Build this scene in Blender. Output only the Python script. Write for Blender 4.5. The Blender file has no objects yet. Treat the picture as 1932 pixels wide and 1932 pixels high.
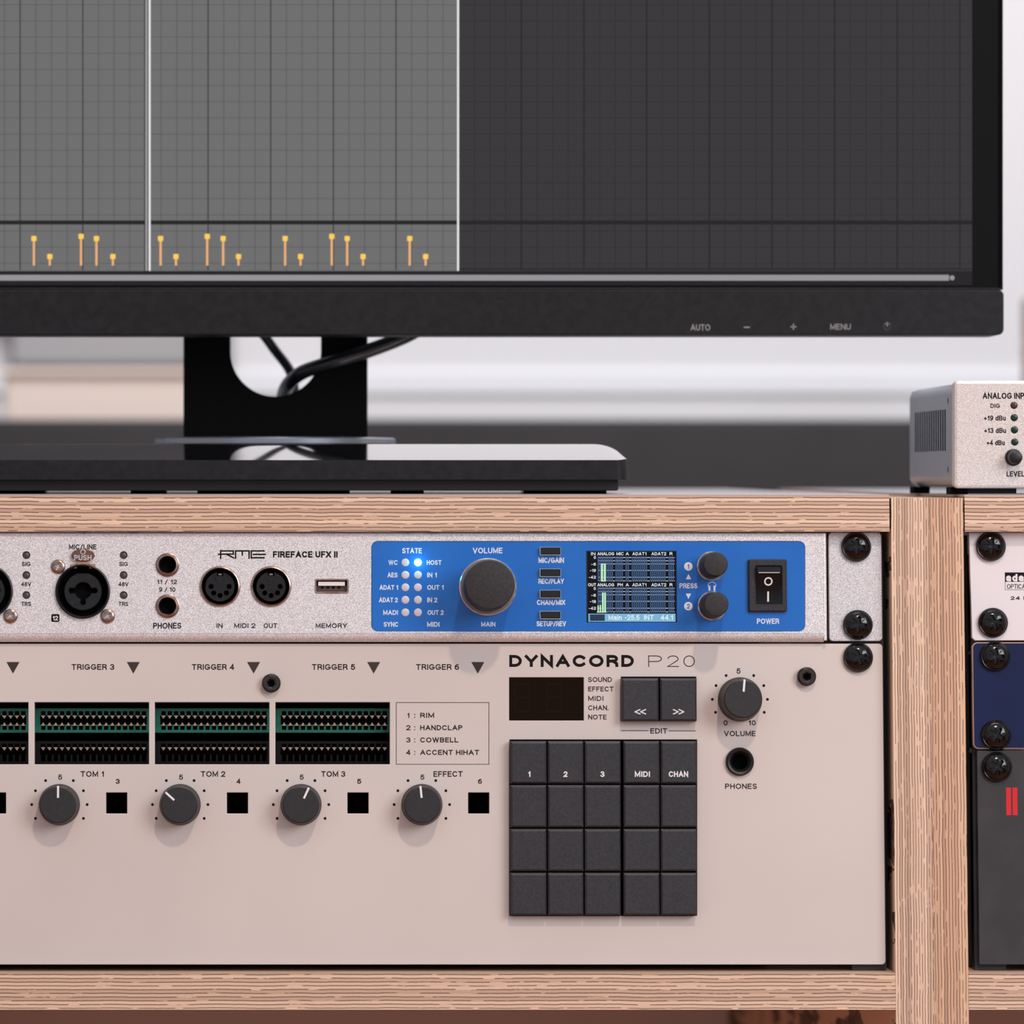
import bpy, math, random
from math import sin, cos, pi, radians

# ------------------------------------------------------------------ camera, world, lights, exposure
SC = bpy.context.scene
COL = SC.collection
random.seed(7)
F = 7500.0                 # focal length in pixels of the 1932 px frame
PX, PY = 620.0, 903.0      # where the optical axis meets the picture (an off-centre crop of a level shot)
DESK = 950.0               # desk surface above the floor, mm
EYE = DESK + (933 - PY) * 1652 / F
cd = bpy.data.cameras.new('camera'); cam = bpy.data.objects.new('camera', cd); COL.objects.link(cam)
cam.location = (0, 0, EYE / 1000); cam.rotation_euler = (radians(90), 0, 0)
cd.sensor_width = 36; cd.lens = F / 1932 * 36
cd.shift_x = (966 - PX) / 1932; cd.shift_y = (PY - 966) / 1932
cd.clip_start = 0.05; cd.clip_end = 50
cd.dof.use_dof = True; cd.dof.focus_distance = 1.652; cd.dof.aperture_fstop = cd.lens / 1000 / 0.0135
SC.camera = cam
SC.view_settings.view_transform = 'Standard'; SC.view_settings.look = 'None'
SC.view_settings.gamma = 1; SC.view_settings.use_curve_mapping = False
SC.view_settings.exposure = 0.0


def lin(h):
    h = h.lstrip('#')
    c = [int(h[i:i + 2], 16) / 255 for i in (0, 2, 4)]
    return tuple(x / 12.92 if x <= .04045 else ((x + .055) / 1.055) ** 2.4 for x in c) + (1,)


w = bpy.data.worlds.new('world'); SC.world = w; w.use_nodes = True
w.node_tree.nodes['Background'].inputs[0].default_value = (.88, .9, 1, 1)
w.node_tree.nodes['Background'].inputs[1].default_value = .62


def area(name, loc, target, size, power, col, sy=None):
    d = bpy.data.lights.new(name, 'AREA'); d.energy = power; d.color = col
    d.shape = 'RECTANGLE'; d.size = size; d.size_y = sy or size
    o = bpy.data.objects.new(name, d); COL.objects.link(o); o.location = loc
    from mathutils import Vector
    o.rotation_euler = (Vector(target) - Vector(loc)).to_track_quat('-Z', 'Y').to_euler()
    return o


area('spot_lamp_light', (.32, .66, 2.12), (.05, 1.65, .9), .07, 9, (1, .76, .62))
area('window_light', (1.5, .1, 1.75), (.05, 1.65, .88), 1.0, 26, (.95, .97, 1))
area('wall_fill_light', (.2, 1.95, 2.65), (.05, 3.3, .95), 1.0, 34, (.96, 1, .995))  # added area light that brightens the back wall

# ------------------------------------------------------------------ materials
M = {}


def mat(name, col, rough=.5, metal=0, spec=.5, noise=None, emit=None, es=1.0, bump=None, coat=0, coat_ior=1.5):
    m = bpy.data.materials.new(name); m.use_nodes = True
    nt = m.node_tree; b = nt.nodes['Principled BSDF']
    b.inputs['Base Color'].default_value = lin(col)
    b.inputs['Roughness'].default_value = rough; b.inputs['Metallic'].default_value = metal
    b.inputs['Specular IOR Level'].default_value = spec
    b.inputs['Coat Weight'].default_value = coat; b.inputs['Coat Roughness'].default_value = .05; b.inputs['Coat IOR'].default_value = coat_ior
    if emit:
        b.inputs['Emission Color'].default_value = lin(emit); b.inputs['Emission Strength'].default_value = es
    if noise:                                    # (colour 2, scale, low, high)
        tc = nt.nodes.new('ShaderNodeTexCoord'); n = nt.nodes.new('ShaderNodeTexNoise')
        n.inputs['Scale'].default_value = noise[1]; n.inputs['Detail'].default_value = 3
        r = nt.nodes.new('ShaderNodeValToRGB'); e = r.color_ramp.elements
        e[0].position = noise[2]; e[0].color = lin(col); e[1].position = noise[3]; e[1].color = lin(noise[0])
        mp = nt.nodes.new('ShaderNodeMapping'); mp.inputs['Rotation'].default_value = (.5, .7, .3); mp.inputs['Location'].default_value = (.13, .37, .21)
        nt.links.new(tc.outputs['Object'], mp.inputs[0]); nt.links.new(mp.outputs[0], n.inputs['Vector']); nt.links.new(n.outputs['Fac'], r.inputs['Fac'])
        nt.links.new(r.outputs['Color'], b.inputs['Base Color'])
        if bump:
            bp = nt.nodes.new('ShaderNodeBump'); bp.inputs['Strength'].default_value = bump
            bp.inputs['Distance'].default_value = .0001
            nt.links.new(n.outputs['Fac'], bp.inputs['Height']); nt.links.new(bp.outputs['Normal'], b.inputs['Normal'])
    M[name] = m
    return m


mat('silver', '#bab6b8', .42, .25, noise=('#f8f5f6', 3000, .42, .58))
mat('ear_silver', '#b2afb2', .42, .25, noise=('#ebe8ea', 3000, .42, .58))
mat('beige', '#ccc2bc', .45, noise=('#d3c9c3', 9, .35, .7))
mat('white_plate', '#e4dee1', .35)
mat('navy', '#0b1740', .3, spec=.3, noise=('#0f1c48', 30, .4, .6))
mat('copper_edge', '#c9a391', .35, .5)
mat('dark_plate', '#2b2a2c', .5, noise=('#333234', 60, .4, .6))
mat('blue', '#0a63bd', .3, noise=('#176bc2', 25, .4, .7))
mat('black', '#0b0a0b', .45)
mat('pit', '#040404', .9, spec=.1)
mat('gloss_black', '#08080a', .12, spec=.6)
mat('screw_black', '#020203', .16, spec=.5)
mat('satin_black', '#080809', .35, spec=.3)
mat('glass_black', '#060607', .35, spec=.12)
mat('rubber', '#1b191b', .6, noise=('#292628', 900, .35, .65), bump=.5)
mat('knob_grey', '#1f1e20', .5, noise=('#252427', 600, .35, .65), bump=.3)
mat('key_grey', '#252428', .42, noise=('#302f34', 900, .35, .65), bump=.4)
mat('ink', '#0a0808', .7, spec=.2)
mat('white_ink', '#e9e6e8', .5)
mat('pale_ink', '#e0e2ea', .5)
mat('red_ink', '#d3121f', .4)
mat('brown_ink', '#33241f', .6)
mat('chrome', '#e6dedb', .25, .9)
mat('nickel', '#b99f93', .24, 1, noise=('#8c7468', 300, .3, .7))
mat('gold', '#c79d86', .3, .8)
mat('socket_grey', '#111113', .4, spec=.35, noise=('#18181a', 500, .4, .6))
mat('green', '#02604f', .4)
mat('dark_metal', '#4a4240', .3, .85)
mat('socket_black', '#060606', .45, spec=.2)
mat('bronze', '#7f5c4e', .35, .75)
mat('contact', '#d9b39c', .3, .85)
mat('led_off', '#c9c5cc', .35)
mat('led_dark', '#453f43', .35)
mat('led_cyan', '#bdf0ff', .4, emit='#b4f2ff', es=1.0)
mat('led_brown', '#3f2415', .3); mat('led_green', '#02281d', .3)
mat('display_brown', '#170b03', .3, spec=.08); mat('digit_ghost', '#1c1007', .4, spec=.08)
mat('shell_grey', '#9aa2ae', .36, .4, noise=('#a0a8b3', 900, .4, .6))
mat('champagne', '#c4bab5', .4, .25, noise=('#eee6e2', 3000, .42, .58))
mat('rail', '#2b2a2c', .55)
mat('laminate', '#a9a3a8', .3)
mat('monitor_black', '#121113', .6, spec=.25, noise=('#1b1a1d', 260, .35, .65), bump=.3)
mat('monitor_frame', '#060607', .35, spec=.2)
mat('stand_black', '#020202', .6, spec=.1)
mat('base_top', '#111114', .07, spec=.9, noise=('#2b2b2f', 700, .6, .8), coat=1, coat_ior=2.3)
mat('base_under', '#181310', .6)
mat('disc', '#8b939d', .22, .6)
mat('cable', '#15181e', .3, spec=.6)
mat('printed_grey', '#8b888c', .5)
mat('wall', '#dedbde', .8)
mat('sill', '#e6e5ea', .5)
mat('lower_wall', '#d5c8c8', .8)
mat('panel_dark', '#2c2a2d', .8, noise=('#333134', 6, .3, .7))
mat('panel_grey', '#a39fa1', .8)
mat('beige_box', '#dfcdc3', .7)
mat('floor', '#a8663f', .45, noise=('#b87449', 12, .3, .7))
mat('usb_white', '#e8e0dd', .4); mat('usb_brown', '#4a332b', .5)


def screen_mat(name, col, es=1.0):
    return mat(name, '#000000', .4, spec=.05, emit=col, es=es)


for n, c in dict(scr_bg='#3a383b', scr_line='#302e31', scr_bold='#262426', scr_dark='#272528', scr_grey='#6f6f70',
                 scr_gline='#585858', scr_gbold='#3a3a3a', scr_white='#f0eeee', scr_mid='#a3a0a2', scr_bar='#969498',
                 scr_head='#ffcf5a', scr_stalk='#efb27c', scr_black='#0c0b0c', lcd_bg='#14161c', lcd_bar='#40587e', lcd_dot='#c9d4e2',
                 lcd_green='#c2f5c0', lcd_text='#eef2f6', lcd_status='#7fb4d6', lcd_status2='#dff0fa').items():
    screen_mat(n, c)


def plywood(name, axis, pitch, c1='#d5b399', c2='#ae8f7a', c3='#efcfb3'):
    """edge grain of laminated birch: layers stacked along `axis` (0 x, 2 z), dark glue lines between them"""
    m = bpy.data.materials.new(name); m.use_nodes = True; nt = m.node_tree; N = nt.nodes; L = nt.links
    b = N['Principled BSDF']; b.inputs['Roughness'].default_value = .55
    tc = N.new('ShaderNodeTexCoord'); sp = N.new('ShaderNodeSeparateXYZ'); L.new(tc.outputs['Object'], sp.inputs[0])

    def math_(op, a, bb=None):
        n = N.new('ShaderNodeMath'); n.operation = op
        for i, v in enumerate((a, bb)):
            if v is None: continue
            if isinstance(v, (int, float)): n.inputs[i].default_value = v
            else: L.new(v, n.inputs[i])
        return n.outputs[0]

    def noise(sx, sy, sz, detail=2):
        mp = N.new('ShaderNodeMapping'); mp.inputs['Scale'].default_value = (sx, sy, sz)
        n = N.new('ShaderNodeTexNoise'); n.inputs['Scale'].default_value = 1; n.inputs['Detail'].default_value = detail
        L.new(tc.outputs['Object'], mp.inputs[0]); L.new(mp.outputs[0], n.inputs['Vector'])
        return n.outputs['Fac']
    lng = (lambda a, c: noise(c, c, a)) if axis == 0 else (lambda a, c: noise(a, c, c))
    wob = math_('MULTIPLY', math_('SUBTRACT', lng(40, 10), .5), .0011)
    wob2 = math_('MULTIPLY', math_('SUBTRACT', lng(300, 60), .5), .00028)
    co = math_('ADD', math_('ADD', sp.outputs[axis], wob), wob2)
    v = math_('DIVIDE', co, pitch)
    fr = math_('FRACT', v); fl = math_('FLOOR', v)
    wn = N.new('ShaderNodeTexWhiteNoise'); wn.noise_dimensions = '1D'; L.new(fl, wn.inputs['W'])
    line = math_('LESS_THAN', fr, .2)
    brk = math_('GREATER_THAN', lng(110, 900), .4)
    line = math_('MULTIPLY', line, brk)
    ramp = N.new('ShaderNodeValToRGB'); e = ramp.color_ramp.elements
    e[0].color = lin(c2); e[1].color = lin(c3); q = ramp.color_ramp.elements.new(.5); q.color = lin(c1)
    g = math_('ADD', math_('MULTIPLY', wn.outputs['Value'], .75),
              math_('MULTIPLY', (noise(900, 900, 3000) if axis == 2 else noise(3000, 900, 260)), .3))
    L.new(g, ramp.inputs[0])
    mx = N.new('ShaderNodeMixRGB'); mx.inputs[2].default_value = lin('#38201a')
    L.new(math_('MULTIPLY', line, .95), mx.inputs[0]); L.new(ramp.outputs[0], mx.inputs[1])
    L.new(mx.outputs[0], b.inputs['Base Color'])
    M[name] = m


plywood('ply_z', 2, .00152)
plywood('ply_x', 0, .00112)
plywood('ply_x2', 0, .00125, c1='#cda386', c2='#ab866c', c3='#dfb999')

# ------------------------------------------------------------------ geometry helpers (all lengths in mm)
AL = radians(4.0)                                    # the racks lean back four degrees
OY, OZ = 1650.0, EYE - (1006 - PY) * 1650 / F        # origin of the slanted rack plane


def Q(px, py, h=0.0):
    """where the sight line of a measured point meets the rack plane lying h mm behind the front"""
    a, b = (px - PX) / F, (py - PY) / F
    t = (h + OY * cos(AL) + (EYE - OZ) * sin(AL)) / (cos(AL) + b * sin(AL))
    Y, Z = t, EYE - t * b
    return a * t, (Y - OY) * sin(AL) + (Z - OZ) * cos(AL)


def Wd(px, py, D):
    return (px - PX) * D / F, EYE - (py - PY) * D / F


def RW(x, h, z):
    return x, OY + h * cos(AL) + z * sin(AL), OZ - h * sin(AL) + z * cos(AL)


BASE = {}


def tag(o, label=None, cat=None, group=None, kind=None):
    for k, v in (('label', label), ('category', cat), ('group', group), ('kind', kind)):
        if v: o[k] = v
    return o


def rack_thing(name, x, z, h, label, cat, group=None):
    o = bpy.data.objects.new(name, None); COL.objects.link(o)
    o.empty_display_size = .01
    X, Y, Z = RW(x, h, z); o.location = (X / 1000, Y / 1000, Z / 1000); o.rotation_euler = (-AL, 0, 0)
    BASE[o.name] = (x, h, z)
    return tag(o, label, cat, group)


def world_thing(name, x, y, z, label, cat, group=None):
    o = bpy.data.objects.new(name, None); COL.objects.link(o); o.empty_display_size = .01
    o.location = (x / 1000, y / 1000, z / 1000); BASE[o.name] = (x, y, z)
    return tag(o, label, cat, group)


def rrect(x0, y0, x1, y1, r=0, n=5):
    if r <= 0: return [(x0, y0), (x1, y0), (x1, y1), (x0, y1)]
    out = []
    for cx, cy, a0 in ((x1 - r, y0 + r, -90), (x1 - r, y1 - r, 0), (x0 + r, y1 - r, 90), (x0 + r, y0 + r, 180)):
        for i in range(n + 1):
            a = radians(a0 + 90 * i / n); out.append((cx + r * cos(a), cy + r * sin(a)))
    return out


def circ(cx, cy, r, n=40):
    return [(cx + r * cos(2 * pi * i / n), cy + r * sin(2 * pi * i / n)) for i in range(n)]


class MB:
    def __init__(s): s.v = []; s.f = []; s.sm = []

    def add(s, vs, fs, smooth=False):
        n = len(s.v); s.v += vs; s.f += [tuple(i + n for i in f) for f in fs]; s.sm += [smooth] * len(fs)
        return s

    def box(s, x0, x1, y0, y1, z0, z1, c=0.0):
        """box with chamfered front (low y) edges"""
        vs = [(x0 + c, y0, z0 + c), (x1 - c, y0, z0 + c), (x1 - c, y0, z1 - c), (x0 + c, y0, z1 - c)]
        fs = [(0, 1, 2, 3)]
        if c > 0:
            vs += [(x0, y0 + c, z0), (x1, y0 + c, z0), (x1, y0 + c, z1), (x0, y0 + c, z1)]
            fs += [(i, 4 + i, 4 + (i + 1) % 4, (i + 1) % 4) for i in range(4)]
        k = len(vs) - 4
        vs += [(x0, y1, z0), (x1, y1, z0), (x1, y1, z1), (x0, y1, z1)]
        fs += [(k + i, k + 4 + i, k + 4 + (i + 1) % 4, k + (i + 1) % 4) for i in range(4)]
        fs += [(k + 7, k + 6, k + 5, k + 4)]
        return s.add(vs, fs)

    def rbox(s, x0, x1, y0, y1, z0, z1, r=1.0, c=.3, n=4):
        """box with rounded corners seen from the front and a soft front edge"""
        rings = [(c, y0), (c * .3, y0 + c * .3), (0, y0 + c), (0, y1)]
        vs, fs = [], []
        for ins, y in rings:
            p = rrect(x0 + ins, z0 + ins, x1 - ins, z1 - ins, max(r - ins, .02), n); vs += [(a, y, b) for a, b in p]
        k = len(p)
        for j in range(3):
            for i in range(k):
                i2 = (i + 1) % k; fs.append((j * k + i, (j + 1) * k + i, (j + 1) * k + i2, j * k + i2))
        fs.append(tuple(range(k))); fs.append(tuple(range(4 * k - 1, 3 * k - 1, -1)))
        return s.add(vs, fs)

    def lathe(s, cx, cz, prof, n=48, smooth=True, cap=True, sx=1.0):
        """profile of (radius, y) turned about the y axis, front first"""
        vs, fs = [], []
        for r, y in prof:
            vs += [(cx + r * sx * cos(2 * pi * i / n), y, cz + r * sin(2 * pi * i / n)) for i in range(n)]
        for j in range(len(prof) - 1):
            for i in range(n):
                i2 = (i + 1) % n; fs.append((j * n + i, (j + 1) * n + i, (j + 1) * n + i2, j * n + i2))
        s.add(vs, fs, smooth)
        if cap:
            k = len(s.v) - len(vs)
            s.f.append(tuple(range(k, k + n))); s.sm.append(False)
            s.f.append(tuple(range(len(s.v) - 1, len(s.v) - 1 - n, -1))); s.sm.append(False)
        return s

    def field(s, R, fun, nr=14, nt=56, cx=0, cz=0):
        """a disc whose front height (towards the viewer) is fun(r, angle)"""
        vs = [(cx, -fun(0, 0), cz)]; fs = []
        for j in range(1, nr + 1):
            r = R * j / nr
            for i in range(nt):
                a = 2 * pi * i / nt; vs.append((cx + r * cos(a), -fun(r, a), cz + r * sin(a)))
        for i in range(nt):
            i2 = (i + 1) % nt; fs.append((0, 1 + i, 1 + i2))
            for j in range(nr - 1):
                p = 1 + j * nt; fs.append((p + i, p + nt + i, p + nt + i2, p + i2))
        return s.add(vs, fs, False)

    def plate(s, outer, holes=(), y0=0.0, t=1.0, bev=.12, fmap=None):
        """flat plate with real holes; outlines are (x, z) in mm; front at y0"""
        bev = min(bev, t / 2 - .001) if t > .02 else 0
        c = bpy.data.curves.new('tmp', 'CURVE'); c.dimensions = '2D'; c.fill_mode = 'BOTH'
        c.extrude = t / 2 - bev; c.bevel_depth = bev; c.offset = -bev; c.bevel_resolution = 0
        for poly in (outer, *holes):
            sp = c.splines.new('POLY'); sp.points.add(len(poly) - 1); sp.use_cyclic_u = True
            for i, (a, b) in enumerate(poly): sp.points[i].co = (a, b, 0, 1)
        o = bpy.data.objects.new('tmp', c); m = bpy.data.meshes.new_from_object(o)
        fmap = fmap or (lambda a, b, z: (a, y0 + t / 2 - z, b))
        s.add([fmap(*v.co) for v in m.vertices], [tuple(p.vertices) for p in m.polygons])
        bpy.data.meshes.remove(m); bpy.data.objects.remove(o); bpy.data.curves.remove(c)
        return s

    def prism(s, poly, y0, y1):
        n = len(poly); vs = [(a, y0, b) for a, b in poly] + [(a, y1, b) for a, b in poly]
        fs = [tuple(range(n)), tuple(range(2 * n - 1, n - 1, -1))]
        fs += [(i, n + i, n + (i + 1) % n, (i + 1) % n) for i in range(n)]
        return s.add(vs, fs)

    def prism_x(s, poly, x0, x1):
        n = len(poly); vs = [(x0, a, b) for a, b in poly] + [(x1, a, b) for a, b in poly]
        fs = [tuple(range(n)), tuple(range(2 * n - 1, n - 1, -1))]
        fs += [(i, n + i, n + (i + 1) % n, (i + 1) % n) for i in range(n)]
        return s.add(vs, fs)

    def line(s, pts, wd, y, t=.03):
        """printed stroke through (x, z) points"""
        for (a, b), (c, d) in zip(pts, pts[1:]):
            L = math.hypot(c - a, d - b) or 1; ux, uz = (c - a) / L * wd / 2, (d - b) / L * wd / 2
            a2, b2, c2, d2 = a - ux, b - uz, c + ux, d + uz
            s.prism([(a2 - uz, b2 + ux), (c2 - uz, d2 + ux), (c2 + uz, d2 - ux), (a2 + uz, b2 - ux)], y - t, y)
        return s

    def stroke(s, p, wd, y, t=.03):
        # mitred band of width wd along the centre line p, square ends
        p = [p[0]] + [b for a, b in zip(p, p[1:]) if math.hypot(b[0] - a[0], b[1] - a[1]) > 1e-5]
        closed = len(p) > 3 and math.hypot(p[0][0] - p[-1][0], p[0][1] - p[-1][1]) < 1e-3
        if closed: p = p[:-1]
        n = len(p); h = wd / 2; Lp = []
        nm = lambda a, b: ((b[0] - a[0]) / math.hypot(b[0] - a[0], b[1] - a[1]), (b[1] - a[1]) / math.hypot(b[0] - a[0], b[1] - a[1]))
        if n < 2: p = [p[0], (p[0][0], p[0][1] + 1e-4)]; n = 2
        for i in range(n):
            d0 = nm(p[i - 1], p[i]) if (i or closed) else None; d1 = nm(p[i], p[(i + 1) % n]) if (i < n - 1 or closed) else None
            if d0 is None: q = (p[i][0] - d1[0] * h, p[i][1] - d1[1] * h); m = (-d1[1] * h, d1[0] * h)
            elif d1 is None: q = (p[i][0] + d0[0] * h, p[i][1] + d0[1] * h); m = (-d0[1] * h, d0[0] * h)
            else:
                q = p[i]; bx_, bz_ = -d0[1] - d1[1], d0[0] + d1[0]; L = math.hypot(bx_, bz_) or 1e-6
                c = max(.33, L / 2); m = (bx_ / L * h / c, bz_ / L * h / c)
            Lp.append(((q[0] + m[0], q[1] + m[1]), (q[0] - m[0], q[1] - m[1])))
        vs = []
        for (a, b), (c, d) in Lp: vs += [(a, y - t, b), (c, y - t, d), (c, y, d), (a, y, b)]
        fs = []
        for i in range(n if closed else n - 1):
            a, b = i * 4, ((i + 1) % n) * 4
            fs += [(a + k, b + k, b + (k + 1) % 4, a + (k + 1) % 4) for k in range(4)]
        if not closed: fs += [(0, 1, 2, 3), (4 * n - 1, 4 * n - 2, 4 * n - 3, 4 * n - 4)]
        return s.add(vs, fs)

    def tube(s, pts, r, n=12):
        from mathutils import Vector
        P = [Vector(p) for p in pts]; vs = []; fs = []
        for i, p in enumerate(P):
            t = (P[min(i + 1, len(P) - 1)] - P[max(i - 1, 0)]).normalized()
            u = t.cross(Vector((0, 1, 0))).normalized(); w_ = t.cross(u)
            vs += [tuple(p + (u * cos(2 * pi * k / n) + w_ * sin(2 * pi * k / n)) * r) for k in range(n)]
        for i in range(len(P) - 1):
            fs += [(i * n + k, i * n + (k + 1) % n, (i + 1) * n + (k + 1) % n, (i + 1) * n + k) for k in range(n)]
        fs += [tuple(range(n)), tuple(range(len(vs) - 1, len(vs) - n - 1, -1))]
        return s.add(vs, fs, True)

    def build(s, name, m, parent=None, label=None, base=None, kind=None):
        b = base or (BASE[parent.name] if parent else (0, 0, 0))
        me = bpy.data.meshes.new(name)
        me.from_pydata([((x - b[0]) / 1000, (y - b[1]) / 1000, (z - b[2]) / 1000) for x, y, z in s.v], [], s.f)
        me.polygons.foreach_set('use_smooth', s.sm); me.update()
        import bmesh
        bm = bmesh.new(); bm.from_mesh(me); bmesh.ops.recalc_face_normals(bm, faces=bm.faces)
        bm.to_mesh(me); bm.free()
        if any(s.sm): me.set_sharp_from_angle(angle=radians(38))
        me.materials.append(M[m] if isinstance(m, str) else m)
        o = bpy.data.objects.new(name, me); COL.objects.link(o)
        if parent:
            o.parent = parent; BASE[o.name] = b
        else:
            o.location = (b[0] / 1000, b[1] / 1000, b[2] / 1000); BASE[o.name] = b
        if label: o['label'] = label
        if kind: o['kind'] = kind
        return o


def qp(pts, h=0.0): return [Q(a, b, h) for a, b in pts]


# a plain sans-serif drawn as centre lines: width, then strokes through (x, y), capital height 1
def A_(cx, cy, rx, ry, a0, a1, n=0):
    n = n or max(3, int(abs(a1 - a0) / 18))
    return [(cx + rx * cos(radians(a0 + (a1 - a0) * i / n)), cy + ry * sin(radians(a0 + (a1 - a0) * i / n))) for i in range(n + 1)]


OVAL = lambda x, y, rx, ry: A_(x, y, rx, ry, 90, 450)
GL = {
    'A': (.78, [(0, 0), (.39, 1), (.78, 0)], [(.14, .32), (.64, .32)]),
    'B': (.62, [(0, 0), (0, 1)] + A_(.36, .76, .24, .24, 90, -90) + [(0, .52)], [(.34, .52)] + A_(.36, .26, .27, .26, 90, -90) + [(0, 0)]),
    'C': (.76, A_(.4, .5, .4, .5, 42, 318)),
    'D': (.70, [(0, 0), (0, 1)] + A_(.28, .5, .42, .5, 90, -90) + [(0, 0)]),
    'E': (.56, [(.56, 1), (0, 1), (0, 0), (.56, 0)], [(0, .52), (.5, .52)]),
    'F': (.54, [(.54, 1), (0, 1), (0, 0)], [(0, .5), (.46, .5)]),
    'G': (.80, A_(.4, .5, .4, .5, 42, 315) + [(.8, .2), (.8, .45), (.46, .45)]),
    'H': (.66, [(0, 0), (0, 1)], [(.66, 0), (.66, 1)], [(0, .52), (.66, .52)]),
    'I': (0, [(0, 0), (0, 1)]),
    'J': (.46, [(.46, 1)] + A_(.23, .25, .23, .25, 0, -180)),
    'K': (.66, [(0, 0), (0, 1)], [(.62, 1), (.04, .4)], [(.22, .56), (.66, 0)]),
    'L': (.52, [(0, 1), (0, 0), (.52, 0)]),
    'M': (.82, [(0, 0), (0, 1), (.41, .12), (.82, 1), (.82, 0)]),
    'N': (.68, [(0, 0), (0, 1), (.68, 0), (.68, 1)]),
    'O': (.84, OVAL(.42, .5, .42, .5)),
    'P': (.60, [(0, 0), (0, 1), (.32, 1)] + A_(.34, .735, .26, .265, 90, -90) + [(0, .47)]),
    'R': (.64, [(0, 0), (0, 1), (.34, 1)] + A_(.36, .74, .26, .26, 90, -90) + [(0, .48)], [(.36, .48), (.62, .22), (.64, 0)]),
    'S': (.62, A_(.31, .745, .28, .255, 28, 270) + A_(.31, .25, .31, .25, 80, -155)),
    'T': (.66, [(0, 1), (.66, 1)], [(.33, 1), (.33, 0)]),
    'U': (.66, [(0, 1), (0, .34)] + A_(.33, .33, .33, .33, 180, 360) + [(.66, 1)]),
    'V': (.74, [(0, 1), (.37, 0), (.74, 1)]),
    'W': (1.08, [(0, 1), (.27, 0), (.54, 1), (.81, 0), (1.08, 1)]),
    'X': (.70, [(0, 1), (.7, 0)], [(.7, 1), (0, 0)]),
    'Y': (.72, [(0, 1), (.36, .42), (.72, 1)], [(.36, .44), (.36, 0)]),
    '0': (.58, OVAL(.29, .5, .29, .5)),
    '1': (.28, [(.28, 0), (.28, 1)], [(.05, .74), (.16, .82), (.27, .96)]),
    '2': (.58, A_(.29, .72, .28, .28, 172, -35) + [(0, 0), (.58, 0)]),
    '3': (.58, A_(.28, .75, .26, .25, 155, -85), A_(.28, .26, .3, .26, 85, -160)),
    '4': (.62, [(.46, 0), (.46, 1), (0, .27), (.62, .27)]),
    '5': (.58, [(.53, 1), (.1, 1), (.05, .47)], A_(.28, .33, .3, .33, 138, -152)),
    '6': (.58, OVAL(.29, .31, .29, .31), A_(.38, .42, .38, .58, 185, 68)),
    '8': (.58, OVAL(.29, .75, .25, .25), OVAL(.29, .25, .29, .25)),
    '9': (.58, OVAL(.29, .69, .29, .31), A_(.20, .58, .38, .58, 5, -112)),
    '/': (.42, [(0, -.08), (.42, 1.04)]),
    '.': (.0, [(0, 0), (0, .03)]),
    ':': (.0, [(0, .04), (0, .1)], [(0, .6), (0, .66)]),
    '+': (.46, [(0, .38), (.46, .38)], [(.23, .14), (.23, .62)]),
    '-': (.3, [(0, .4), (.3, .4)]),
    'a': (.46, [(.46, 0), (.46, .46)] + A_(.24, .5, .22, .22, 0, 160), OVAL(.23, .21, .23, .2)),
    'b': (.5, [(0, 0), (0, 1)], OVAL(.25, .35, .25, .34)),
    'd': (.5, [(.5, 0), (.5, 1)], OVAL(.25, .35, .25, .34)),
    'i': (0, [(0, 0), (0, .7)], [(0, .95), (0, 1)]),
    'n': (.46, [(0, 0), (0, .7)], [(0, .45)] + A_(.23, .46, .23, .24, 180, 0) + [(.46, 0)]),
    't': (.3, [(.12, 1), (.12, .1), (.18, 0), (.3, 0)], [(0, .7), (.3, .7)]),
    'u': (.46, [(0, .7), (0, .24)] + A_(.23, .24, .23, .24, 180, 360), [(.46, .7), (.46, 0)]),
}


def glyphs(txt, x0, x1, z0, z1, bold=0.0, res=3, y=0.0, t=.03):
    """lettering fitted to a box in mm, raised t above y; bold widens the stroke; returns an MB"""
    hgt = z1 - z0; wt = hgt * (.145 + bold * 2.3 if bold >= 0 else .075)
    gap = .30 + max(0, bold) * 3; px = 0; st = []
    for ch in txt:
        if ch == ' ': px += .42; continue
        wd, *ks = GL[ch]
        st += [[(px + a, b) for a, b in k] for k in ks]; px += wd + gap
    xs = [p[0] for k in st for p in k]; zs = [p[1] for k in st for p in k]
    ax, bx, az, bz = min(xs), max(xs), min(zs), max(zs)
    if '/' in txt: az, bz = 0, 1
    h = wt / 2
    kx = (x1 - x0 - wt) / (bx - ax) if bx - ax > .01 else 0; kz = (hgt - wt) / (bz - az)
    if txt == '1' and kx > kz:
        c = (x0 + x1) / 2; x0 = c - h - (bx - ax) * kz / 2; kx = kz
    q = MB()
    for n, k in enumerate(st):
        p = [((x0 + x1) / 2 if kx == 0 else x0 + h + (a - ax) * kx, z0 + h + (b - az) * kz) for a, b in k]
        q.stroke(p, wt, y - n * .0015, t)
    return q


def text(parent, txt, x0, x1, y0, y1, h=0.0, m='ink', bold=.008, t=.03, name='printed_word'):
    """x0..x1, y0..y1: the word's measured box; h: the depth of the surface it is printed on"""
    a, d = Q(x0, y0, h); b, c = Q(x1, y1, h)
    return glyphs(txt, a, b, c, d, bold, 3, h, t).build(name, m, parent)


def clone(o, parent=None, loc=None):
    c = o.copy(); COL.objects.link(c)
    if parent: c.parent = parent
    BASE[c.name] = BASE.get(o.name, (0, 0, 0))
    if loc: c.location = loc
    for ch in list(o.children):
        clone(ch, c)
    return c


# ------------------------------------------------------------------ the room
def struct(name, mb, m, **k):
    o = mb.build(name, m, **k); o['kind'] = 'structure'; return o


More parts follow.
